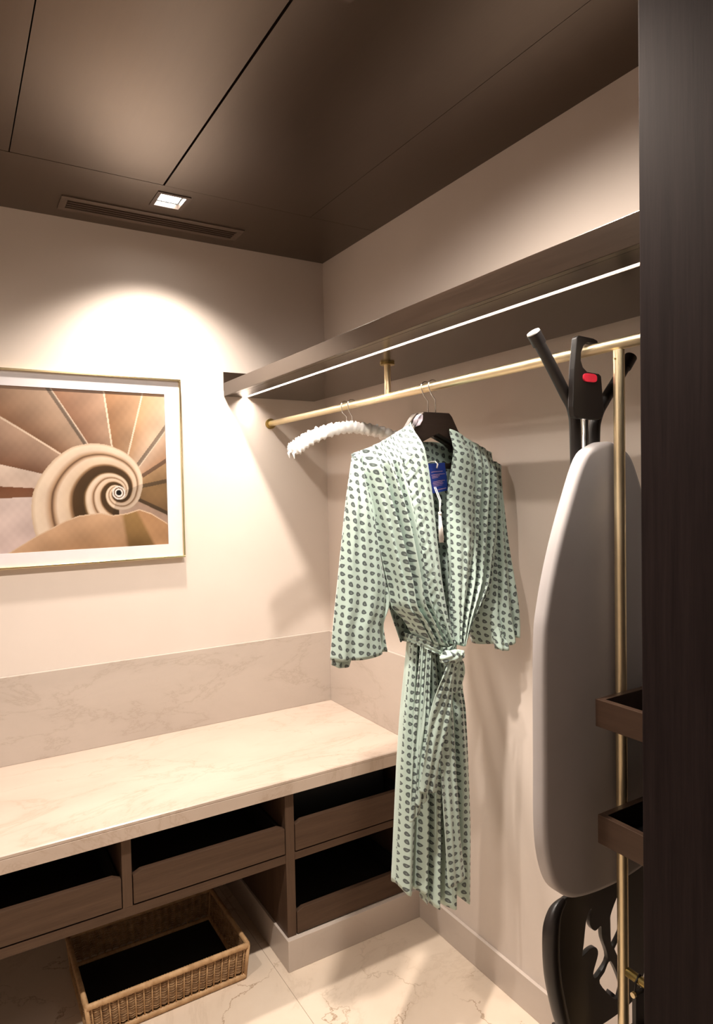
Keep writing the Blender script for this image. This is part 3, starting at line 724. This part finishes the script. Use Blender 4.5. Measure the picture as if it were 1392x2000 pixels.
rp = catmull([(-0.366, 0.697), (-0.392, 0.680), (-0.404, 0.640), (-0.402, 0.562), (-0.385, 0.482), (-0.366, 0.425), (-0.350, 0.405)], 6, False)
bm = bmesh.new(); tube(bm, [(x, -1.619, z) for x, z in rp], [float(np.interp(i/(len(rp)-1), [0, .15, .3, .5, .7, .9, 1], [0.006, 0.013, 0.017, 0.017, 0.016, 0.012, 0.008])) for i in range(len(rp))], 16)
link_mesh('rest_rail', bm, 'black_plastic', ib, True)
bm = bmesh.new(); tube(bm, [(-0.37, -1.600, 0.425), (-0.41, -1.600, 0.30), (-0.425, -1.600, 0.24)], 0.010, 10); link_mesh('foot_tube', bm, 'black_metal', ib, True)
bm = bmesh.new(); tube(bm, [(-0.20, -1.600, 0.425), (-0.36, -1.600, 0.27), (-0.42, -1.600, 0.24)], 0.010, 10); link_mesh('foot_tube', bm, 'black_metal', ib, True)

# ------------------------------------------------------------------ the robe
rb_root = empty('patterned_robe', (RX, -1.085, 0.38), 'mint green robe with dark paisley print and tied belt hanging on the rail', 'robe')
def interp_poly(pl, t):
    """point on a polyline at normalised length t (smooth)"""
    P = np.array(pl, float); d = np.r_[0, np.cumsum(np.hypot(*np.diff(P, axis=0).T))]; d /= d[-1]
    # smooth-step free: monotone piecewise linear blended with its neighbours
    x = np.interp(t, d, P[:, 0]); z = np.interp(t, d, P[:, 1])
    e = 0.03
    x = (2*x + np.interp(np.clip(t-e, 0, 1), d, P[:, 0]) + np.interp(np.clip(t+e, 0, 1), d, P[:, 0]))/4 if True else x
    z = (2*z + np.interp(np.clip(t-e, 0, 1), d, P[:, 1]) + np.interp(np.clip(t+e, 0, 1), d, P[:, 1]))/4
    if np.ndim(t):
        x = np.where(t <= 0, P[0, 0], np.where(t >= 1, P[-1, 0], x)); z = np.where(t <= 0, P[0, 1], np.where(t >= 1, P[-1, 1], z))
    return x, z
def cloth(name, L, R, yfun, nu, nv, closed=False, back=None, zoff=None, anchor=0.5, uvshift=(0, 0), mat='robe_cloth', thick=0.0012, xoff=None, uref=None):
    """surface between two side curves; yfun(s, t) -> depth; back(s, t) adds the rear wall of a sleeve or skirt"""
    S, T = np.meshgrid(np.linspace(0, 1, nu), np.linspace(0, 1, nv))
    lx, lz = interp_poly(L, T); rx, rz = interp_poly(R, T)
    X = lx*(1-S)+rx*S; Z = lz*(1-S)+rz*S
    if zoff is not None: Z = Z + zoff(S, T)
    if xoff is not None: X = X + xoff(S, T)
    Y = yfun(S, T)
    sheets = [(X, Y, Z)]
    if back is not None:
        Yb = back(S, T); sheets.append((X[:, ::-1], Yb[:, ::-1], Z[:, ::-1]))
        X = np.concatenate([X, X[:, ::-1][:, 1:-1]], 1); Y = np.concatenate([Y, Yb[:, ::-1][:, 1:-1]], 1); Z = np.concatenate([Z, Z[:, ::-1][:, 1:-1]], 1)
    ncol = X.shape[1]
    P = np.stack([X, Y, Z], -1)
    du = np.linalg.norm(np.diff(P, axis=1), axis=-1); u = np.concatenate([np.zeros((nv, 1)), np.cumsum(du, 1)], 1)
    if uref is not None: u = np.repeat(u[int(uref*(nv-1))][None, :], nv, 0)
    ai = int(anchor*(nu-1)); u = u - u[:, ai:ai+1]
    dvv = np.linalg.norm(np.diff(P[:, ai], axis=0), axis=-1); v = np.r_[0, np.cumsum(dvv)]
    V = -v[:, None] + (Z - Z[:, ai:ai+1])*1.0
    U = u + uvshift[0]; V = V + uvshift[1]
    verts = P.reshape(-1, 3).tolist(); faces = []; fuv = []
    wrap = back is not None
    for j in range(nv-1):
        for i in range(ncol if wrap else ncol-1):
            i2 = (i+1) % ncol
            faces.append((j*ncol+i, (j+1)*ncol+i, (j+1)*ncol+i2, j*ncol+i2))
            du_ = (U[j, ncol-1]+0.004) if i2 == 0 else None
            fuv += [(U[j, i], V[j, i]), (U[j+1, i], V[j+1, i]), (U[j+1, i2] if i2 else U[j+1, ncol-1]+0.004, V[j+1, i2]), (U[j, i2] if i2 else U[j, ncol-1]+0.004, V[j, i2])]
    me = bpy.data.meshes.new(name); me.from_pydata(verts, [], faces); uvl = me.uv_layers.new(name='UVMap')
    uvl.data.foreach_set('uv', np.array(fuv, np.float32).ravel())
    me.materials.append(MATS[mat])
    for p in me.polygons: p.use_smooth = True
    o = bpy.data.objects.new(name, me); COL.objects.link(o); o.parent = rb_root; o.matrix_parent_inverse = Matrix.Translation(-Vector(rb_root.location))
    if thick:
        md = o.modifiers.new('thickness', 'SOLIDIFY'); md.thickness = thick; md.offset = 0
    return o
def gauss(s, c, w): return np.exp(-((s-c)/w)**2)
def ridges(S, T, lst):
    """lst: (centre at top, centre at bottom, width, amplitude top, amplitude bottom); positive = towards the viewer"""
    out = np.zeros_like(S)
    for c0, c1_, w, a0, a1 in lst:
        c = c0+(c1_-c0)*T; out += (a0+(a1-a0)*T)*gauss(S, c, w)
    return out
def wob(S, T, a, fs, ft, seed):
    return a*np.sin(fs*S*6.283+ft*T*6.283+seed)
sm01 = lambda x: np.clip(x, 0, 1)**2*(3-2*np.clip(x, 0, 1))

# back of the robe seen inside the neck opening
def y_back(S, T): return -1.040 + 0.012*(2*S-1)**2*-1 - 0.012*T + wob(S, T, 0.004, 3.2, 0.6, 1.0) + wob(S, T, 0.003, 6.5, -0.4, 0.3)
cloth('back_panel', [(-0.500, 1.615), (-0.478, 1.52), (-0.445, 1.38), (-0.42, 1.26), (-0.40, 1.19), (-0.375, 1.12)], [(-0.056, 1.605), (-0.062, 1.50), (-0.085, 1.35), (-0.13, 1.22), (-0.175, 1.15), (-0.205, 1.105)], y_back, 60, 50, zoff=lambda S, T: (0.075*(1-np.abs(2*S-1)**1.3)-0.022*gauss(S, 0.5, 0.13))*(1-T)**3, uvshift=(0.004, 0.006))
# front panels, gathered towards the belt
fold_L = [(0.10, 0.16, 0.050, 0.004, 0.012), (0.20, 0.30, 0.040, 0.002, 0.014), (0.34, 0.46, 0.045, 0.010, 0.016), (0.50, 0.62, 0.040, 0.002, 0.015), (0.27, 0.38, 0.035, -0.010, -0.016), (0.43, 0.54, 0.030, -0.008, -0.016), (0.60, 0.71, 0.035, -0.007, -0.012), (0.72, 0.82, 0.05, 0.004, 0.010)]
def y_fl(S, T):
    b = -1.088 - 0.034*sm01(S*4) - 0.012*np.sin(math.pi*S) - 0.016*sm01(T*1.3) + 0.022*sm01(1-T*9)
    g = sm01(T*3.5)
    return b - ridges(S, T, fold_L)*1.7*(0.25+0.75*g) - wob(S, T, 0.0030, 7, 0.8, 0.4)*g - wob(S, T, 0.0022, 11, -1.2, 2.0)*T - wob(S, T, 0.0015, 2, 9, 1)*np.exp(-((S-0.75)/0.1)**2)
LF = [(-0.515, 1.624), (-0.49, 1.527), (-0.458, 1.395), (-0.43, 1.274), (-0.425, 1.223), (-0.389, 1.191), (-0.351, 1.13)]
EL = [(-0.351, 1.703), (-0.325, 1.599), (-0.313, 1.503), (-0.306, 1.399), (-0.296, 1.288), (-0.281, 1.188), (-0.264, 1.112)]
cloth('front_panel', LF, EL, y_fl, 130, 120, uref=0.30, anchor=1.0, uvshift=(0.003, 0.0))
fold_R = [(0.88, 0.84, 0.045, 0.004, 0.012), (0.76, 0.70, 0.040, 0.004, 0.014), (0.60, 0.55, 0.040, 0.006, 0.015), (0.46, 0.40, 0.040, 0.004, 0.014), (0.68, 0.62, 0.030, -0.008, -0.016), (0.53, 0.48, 0.030, -0.006, -0.015), (0.38, 0.32, 0.035, -0.006, -0.012), (0.82, 0.77, 0.025, -0.006, -0.012)]
def y_fr(S, T):
    b = -1.090 - 0.034*sm01((1-S)*4) - 0.010*np.sin(math.pi*S) - 0.014*sm01(T*1.3) + 0.022*sm01(1-T*9)
    g = sm01(T*3.5)
    return b - ridges(S, T, fold_R)*1.7*(0.25+0.75*g) - wob(S, T, 0.0030, 7, -0.8, 0.9)*g - wob(S, T, 0.0022, 12, 1.2, 1.0)*T
ER = [(-0.216, 1.69), (-0.234, 1.599), (-0.255, 1.509), (-0.26, 1.355), (-0.261, 1.215), (-0.256, 1.11)]
RF = [(-0.034, 1.612), (-0.037, 1.519), (-0.055, 1.372), (-0.089, 1.25), (-0.139, 1.2), (-0.182, 1.163), (-0.223, 1.11)]
cloth('front_panel', ER, RF, y_fr, 130, 120, uref=0.30, anchor=0.0, uvshift=(0.012, 0.005))
# collar bands laid over the front edges, meeting behind the neck
CLo = [(-0.398, 1.68), (-0.398, 1.579), (-0.391, 1.471), (-0.366, 1.348), (-0.327, 1.221), (-0.283, 1.122)]
ELc = [(-0.348, 1.708), (-0.322, 1.599), (-0.31, 1.503), (-0.304, 1.399), (-0.294, 1.288), (-0.278, 1.188), (-0.262, 1.116)]
def y_cl(S, T): return -1.131 - 0.010*np.sin(math.pi*np.clip(S, 0, 1))**0.6 - 0.012*sm01(T*1.3) + 0.034*sm01(1-T*8) - 0.010*T - wob(S, T, 0.0022, 1.5, 14, 0.5)*(1-S)**2*(1-T) - wob(S, T, 0.0016, 2.2, 23, 0.1)*(1-S)**2 - ridges(S, T, [(0.3, 0.4, 0.12, 0.0, 0.008), (0.75, 0.7, 0.12, 0.0, 0.006)])
cloth('collar', CLo, ELc, y_cl, 40, 130, anchor=1.0, uvshift=(0.008, 0.003))
ERc = [(-0.219, 1.694), (-0.237, 1.599), (-0.258, 1.509), (-0.262, 1.355), (-0.262, 1.215), (-0.258, 1.114)]
CRo = [(-0.168, 1.672), (-0.165, 1.535), (-0.175, 1.407), (-0.201, 1.294), (-0.228, 1.19), (-0.246, 1.118)]
def y_cr(S, T): return -1.134 - 0.010*np.sin(math.pi*np.clip(S, 0, 1))**0.6 - 0.012*sm01(T*1.3) + 0.034*sm01(1-T*8) - 0.010*T - wob(S, T, 0.0020, 1.5, 13, 0.2)*S**2*(1-T) - wob(S, T, 0.0016, 2.0, 21, 1.1)*S**2 - ridges(S, T, [(0.3, 0.3, 0.12, 0.0, 0.006), (0.7, 0.6, 0.12, 0.0, 0.008)])
cloth('collar', ERc, CRo, y_cr, 40, 130, anchor=0.0, uvshift=(0.008, 0.003))
# sleeves: flattened tubes open at the cuff
def bulge(S): return np.sqrt(np.clip(1-(2*S-1)**2, 0, 1))
SLo = [(-0.523, 1.611), (-0.538, 1.528), (-0.56, 1.377), (-0.582, 1.226), (-0.597, 1.108)]
SLi = [(-0.5, 1.628), (-0.476, 1.527), (-0.443, 1.395), (-0.419, 1.285), (-0.425, 1.223), (-0.446, 1.184), (-0.433, 1.108)]
fl_ = [(0.20, 0.12, 0.09, 0.004, 0.010), (0.05, 0.04, 0.05, -0.004, -0.010), (0.62, 0.55, 0.16, 0.003, 0.006), (0.86, 0.93, 0.05, -0.010, -0.012), (0.40, 0.30, 0.06, -0.003, -0.002), (0.97, 1.0, 0.04, 0.006, 0.008)]
def y_sl(S, T): return -1.085 - 0.002 - (0.010+0.016*sm01(T*3))*bulge(S) - ridges(S, T, fl_)*(0.4+0.6*T) - wob(S, T, 0.0012, 3, 2, 0.2)
def y_slb(S, T): return -1.085 + 0.002 + (0.008+0.016*sm01(T*3))*bulge(S) + wob(S, T, 0.006, 2.5, 0.3, 0.8)*T*bulge(S)
cloth('sleeve', SLo, SLi, y_sl, 70, 90, back=y_slb, anchor=0.5, uvshift=(0.0, 0.004), zoff=lambda S, T: -0.004*T**6*np.sin(math.pi*S))
SLb_o = [(-0.560, 1.30), (-0.575, 1.20), (-0.592, 1.098)]; SLb_i = [(-0.50, 1.30), (-0.525, 1.20), (-0.538, 1.100)]
cloth('sleeve_lining', SLb_o, SLb_i, lambda S, T: -1.085-0.010*bulge(S)+wob(S, T, 0.004, 2, 0.3, 0.5), 24, 30, back=lambda S, T: -1.078+0.010*bulge(S), zoff=lambda S, T: -0.014*T**4*np.sin(math.pi*S)**0.5)
SRi = [(-0.066, 1.612), (-0.072, 1.50), (-0.100, 1.36), (-0.135, 1.255), (-0.165, 1.170), (-0.133, 1.088)]
SRo = [(-0.02, 1.594), (-0.019, 1.533), (-0.028, 1.314), (-0.037, 1.188), (-0.045, 1.108)]
fr_ = [(0.30, 0.62, 0.05, -0.010, -0.016), (0.45, 0.72, 0.06, 0.006, 0.012), (0.70, 0.84, 0.04, -0.006, -0.008), (0.10, 0.25, 0.15, -0.002, -0.004), (0.90, 0.92, 0.06, 0.003, 0.008)]
def swing(S, T): return -0.085*sm01((T-0.15)/0.85)*S**0.8
def y_sr(S, T): return -1.088 + swing(S, T) - (0.008+0.016*sm01(T*3))*bulge(S) - ridges(S, T, fr_)*(0.4+0.6*T) - wob(S, T, 0.0012, 3, -2, 0.6)
def y_srb(S, T): return -1.082 + swing(S, T)*0.9 + (0.008+0.014*sm01(T*3))*bulge(S) + wob(S, T, 0.004, 2.5, 0.3, 0.3)*T*bulge(S)
cloth('sleeve', SRi, SRo, y_sr, 70, 90, back=y_srb, anchor=0.6, uvshift=(0.004, 0.010), zoff=lambda S, T: (-0.012*gauss(S, 0.62, 0.10) + 0.006*gauss(S, 0.85, 0.1) - 0.003*np.sin(math.pi*S))*T**6)
SRb_i = [(-0.10, 1.30), (-0.115, 1.18), (-0.108, 1.085)]; SRb_o = [(-0.045, 1.30), (-0.05, 1.18), (-0.062, 1.083)]
cloth('sleeve_lining', SRb_i, SRb_o, lambda S, T: -1.108-0.05*T-0.008*bulge(S)+wob(S, T, 0.004, 2, 0.3, 0.5), 24, 30, back=lambda S, T: -1.100-0.05*T+0.010*bulge(S), zoff=lambda S, T: -0.010*T**4*np.sin(math.pi*S)**0.5)
# skirt: pleated tube
SKl = [(-0.358, 1.128), (-0.366, 1.067), (-0.385, 0.934), (-0.398, 0.801), (-0.409, 0.64), (-0.42, 0.478)]
SKr = [(-0.223, 1.106), (-0.196, 1.02), (-0.177, 0.916), (-0.169, 0.739), (-0.169, 0.563), (-0.178, 0.4)]
sk = [(0.06, 0.06, 0.050, 0.006, 0.012), (0.16, 0.17, 0.022, -0.016, -0.016), (0.24, 0.26, 0.035, 0.010, 0.012), (0.33, 0.32, 0.022, -0.026, -0.028), (0.42, 0.39, 0.035, 0.010, 0.020), (0.50, 0.50, 0.022, -0.012, -0.014), (0.60, 0.62, 0.060, 0.012, 0.022), (0.72, 0.78, 0.028, -0.010, -0.020), (0.84, 0.90, 0.060, 0.006, 0.010), (0.95, 0.985, 0.02, -0.006, -0.010)]
def y_sk(S, T): return -1.092 - (0.022+0.018*sm01(T*1.5))*bulge(S)**0.8 - ridges(S, T, sk)*(0.95+0.35*T) - wob(S, T, 0.0022, 6, 0.7, 0.5) - wob(S, T, 0.0020, 13, 0.3, 1.5)*(1-T)**2
def y_skb(S, T): return -1.080 + (0.016+0.030*T)*bulge(S) + wob(S, T, 0.010, 3.5, 0.2, 0.4)*bulge(S)
def hemz(S, T):
    hx = [0, .05, .10, .20, .26, .27, .38, .60, .66, .68, .78, .90, .97, 1.0]; hz = [0.008, -0.006, -0.010, 0.003, 0.001, -0.026, -0.032, -0.034, -0.030, 0.000, -0.016, -0.034, -0.030, 0.01]
    return np.interp(S, hx, hz)*np.clip((T-0.80)/0.20, 0, 1)**1.5
skirt = cloth('skirt', SKl, SKr, y_sk, 170, 120, back=y_skb, uref=0.45, anchor=0.5, uvshift=(0.006, 0.008), zoff=hemz)
# belt
belt = bpy.data.objects.new('tmp', None); bpy.data.objects.remove(belt)
def ribbon(name, path, wid, tilt, parent, uv0=0.0, thick=0.003, crease=0.002):
    """strip swept along path (x, y, z) with half width wid[i] along direction tilt[i]"""
    n = len(path); m = 9; vs = []; fs = []; fu = []
    acc = [0]
    for i in range(1, n): acc.append(acc[-1]+(Vector(path[i])-Vector(path[i-1])).length)
    for i in range(n):
        p = Vector(path[i]); d = (Vector(path[min(i+1, n-1)])-Vector(path[max(i-1, 0)])).normalized(); w = Vector(tilt[i]).normalized(); nr = d.cross(w).normalized()
        if nr.y > 0: nr = -nr
        for k in range(m):
            a = 2*k/(m-1)-1
            vs.append(p + w*a*wid[i] + nr*(crease*math.cos(a*7.0+i*0.35)+0.5*crease*math.sin(a*13+i*0.2)))
    for i in range(n-1):
        for k in range(m-1):
            f = (i*m+k, (i+1)*m+k, (i+1)*m+k+1, i*m+k+1); fs.append(f)
            for q in f:
                ii_, kk = divmod(q, m); fu.append((uv0+(2*kk/(m-1)-1)*wid[ii_], -acc[ii_]))
    me = bpy.data.meshes.new(name); me.from_pydata([tuple(v) for v in vs], [], fs); ul = me.uv_layers.new(name='UVMap'); ul.data.foreach_set('uv', np.array(fu, np.float32).ravel())
    me.materials.append(MATS['robe_cloth'])
    for p in me.polygons: p.use_smooth = True
    o = bpy.data.objects.new(name, me); COL.objects.link(o); o.parent = parent
    o.matrix_parent_inverse = Matrix.Translation(-Vector(parent.location)) if parent is rb_root else Matrix.Identity(4)
    sd = o.modifiers.new('smooth', 'SUBSURF'); sd.levels = 1; sd.render_levels = 2
    md = o.modifiers.new('thickness', 'SOLIDIFY'); md.thickness = thick; md.offset = 0
    return o
# round the waist: front dips to the knot, back follows the body
wp = []
front = [(-0.366, -1.098, 1.136), (-0.362, -1.122, 1.134), (-0.346, -1.148, 1.124), (-0.322, -1.160, 1.110), (-0.296, -1.165, 1.098), (-0.268, -1.163, 1.100), (-0.244, -1.148, 1.116), (-0.226, -1.118, 1.126)]
rear = [(-0.222, -1.085, 1.124), (-0.235, -1.045, 1.118), (-0.29, -1.025, 1.122), (-0.345, -1.045, 1.128), (-0.366, -1.075, 1.134), (-0.366, -1.098, 1.136)]
belt = ribbon('belt', front+rear, [0.011, 0.010, 0.012, 0.011, 0.012, 0.014, 0.017, 0.014, 0.012, 0.014, 0.014, 0.014, 0.012, 0.011], [(0, -0.1, 1)]*14, rb_root, 0.004, 0.003, 0.0025)
def blob(name, c, rad, seed, parent):
    bm = bmesh.new(); bmesh.ops.create_icosphere(bm, subdivisions=4, radius=1.0); uvl = bm.loops.layers.uv.new('UVMap'); rn = random.Random(seed); ph = [rn.uniform(0, 6) for _ in range(6)]
    for v in bm.verts:
        p = v.co.copy(); k = 1+0.10*math.sin(5*p.x+3*p.z+ph[0])+0.08*math.sin(9*p.z-4*p.x+ph[1])+0.05*math.sin(13*p.x+7*p.y+ph[2])
        v.co = Vector((c[0]+p.x*rad[0]*k, c[1]+p.y*rad[1]*k, c[2]+p.z*rad[2]*k))
    for f in bm.faces:
        for l in f.loops: l[uvl].uv = (l.vert.co.x, l.vert.co.z)
    o = link_mesh(name, bm, 'robe_cloth', None, True); o.parent = parent; o.matrix_parent_inverse = Matrix.Identity(4); return o
blob('knot', (-0.296, -1.182, 1.092), (0.030, 0.019, 0.018), 3, belt)
blob('knot', (-0.262, -1.172, 1.090), (0.020, 0.016, 0.014), 8, belt)
def tail(name, cl, wid, y, parent, uv0, crease=0.003, cut=0.0):
    path = [(x, yy, z) for (x, z), yy in zip(cl, y)]
    # refine
    P = np.array(path); d = np.linspace(0, 1, len(P)); q = np.linspace(0, 1, 30)
    pp = [tuple(np.interp(q_, d, P[:, k]) for k in range(3)) for q_ in q]; ww = np.interp(q, d, wid)
    tl = [(1, 0.15*math.sin(i*0.3), cut*max(0, (i-22)/8)) for i in range(30)]
    return ribbon(name, pp, ww, tl, parent, uv0, 0.002, crease)
tail('belt_tail', [(-0.300, 1.080), (-0.312, 1.035), (-0.332, 0.950), (-0.348, 0.865), (-0.368, 0.748)], [0.012, 0.023, 0.030, 0.032, 0.031], [-1.190, -1.188, -1.180, -1.178, -1.176], belt, 0.005, 0.0045, -0.35)
tail('belt_tail', [(-0.290, 1.080), (-0.296, 0.97), (-0.306, 0.89), (-0.292, 0.68), (-0.276, 0.478)], [0.012, 0.016, 0.017, 0.028, 0.031], [-1.176, -1.172, -1.168, -1.172, -1.174], belt, 0.009, 0.0035, 0.1)
tail('belt_loop', [(-0.272, 1.092), (-0.256, 1.070), (-0.250, 1.03), (-0.247, 0.985)], [0.010, 0.014, 0.019, 0.023], [-1.176, -1.172, -1.160, -1.150], belt, 0.002, 0.003, 0.15)
# inner facing of the skirt front, hanging a little proud on the left
tail('front_facing', [(-0.350, 1.128), (-0.374, 0.97), (-0.390, 0.82), (-0.402, 0.685)], [0.008, 0.016, 0.019, 0.020], [-1.136, -1.152, -1.160, -1.162], rb_root, 0.0, 0.0035, 0.5)
tail('front_facing', [(-0.338, 1.115), (-0.362, 0.93), (-0.378, 0.82), (-0.388, 0.722)], [0.006, 0.014, 0.018, 0.020], [-1.146, -1.162, -1.168, -1.172], rb_root, 0.010, 0.003, 0.1)
# lilac hanging loop over the hanger shoulder
bm = bmesh.new()
lp = [(-0.337, -1.098, 1.700), (-0.334, -1.102, 1.718), (-0.324, -1.102, 1.729), (-0.316, -1.099, 1.726), (-0.320, -1.103, 1.712), (-0.330, -1.104, 1.698)]
prev = None
for p in lp:
    c = [bm.verts.new((p[0]-0.0045, p[1]+0.004, p[2]-0.002)), bm.verts.new((p[0]+0.0045, p[1]-0.004, p[2]+0.002))]
    if prev: bm.faces.new((prev[0], prev[1], c[1], c[0]))
    prev = c
lo_ = link_mesh('hanging_loop', bm, 'ribbon_lilac', rb_root, True); md = lo_.modifiers.new('t', 'SOLIDIFY'); md.thickness = 0.0012; lo_['label'] = 'pale lilac ribbon loop'

# ------------------------------------------------------------------ blue paper tag with tassel
tg = empty('paper_tag', (-0.272, -1.105, 1.385), 'blue printed paper tag with a white tassel hanging in the robe neck', 'tag')
q = [(-0.304, 1.598), (-0.247, 1.601), (-0.237, 1.526), (-0.292, 1.517)]
bm = bmesh.new(); uvl = bm.loops.layers.uv.new('UVMap'); yy = -1.112
va = [bm.verts.new((x, yy, z)) for x, z in q]; vb = [bm.verts.new((x, yy+0.0012, z)) for x, z in q]
f = bm.faces.new(va)
for l, uv in zip(f.loops, ((0, 1), (1, 1), (1, 0), (0, 0))): l[uvl].uv = uv
bm.faces.new(vb[::-1])
for i in range(4): bm.faces.new((va[i], vb[i], vb[(i+1) % 4], va[(i+1) % 4]))
link_mesh('card', bm, 'tag_card', tg)
tubeo('cord', [(-0.276, -1.113, 1.586), (-0.273, -1.1135, 1.596), (-0.275, -1.106, 1.604), (-0.276, -1.092, 1.6035), (-0.276, -1.077, 1.602), (-0.277, -1.076, 1.59)], 0.0022, 'cord_white', tg, 8)
cr = tubeo('cord', [(-0.284, -1.111, 1.535), (-0.294, -1.145, 1.50), (-0.302, -1.156, 1.468)], 0.0011, 'cord_white', tg, 6)
tubeo('cord', [(-0.279, -1.111, 1.535), (-0.289, -1.145, 1.50), (-0.301, -1.156, 1.468)], 0.0011, 'cord_white', tg, 6)
bm = bmesh.new(); bmesh.ops.create_icosphere(bm, subdivisions=2, radius=0.005, matrix=Matrix.Translation((-0.3015, -1.156, 1.466))); link_mesh('tassel_knot', bm, 'cord_white', tg, True)
bm = bmesh.new(); rn = random.Random(2)
for k in range(26):
    a = rn.uniform(0, 6.28); r0 = rn.uniform(0.0, 0.0035); r1 = rn.uniform(0.002, 0.0085); zb = 1.388+rn.uniform(0, 0.010)
    tube(bm, [(-0.3015+r0*math.cos(a), -1.156+r0*math.sin(a)*0.6, 1.466), (-0.301+0.7*r1*math.cos(a), -1.157+0.5*r1*math.sin(a), 1.43), (-0.300+r1*math.cos(a), -1.158+0.4*r1*math.sin(a), zb)], 0.0010, 5)
t_ = link_mesh('tassel', bm, 'cord_white', tg, True); t_['kind'] = 'stuff'
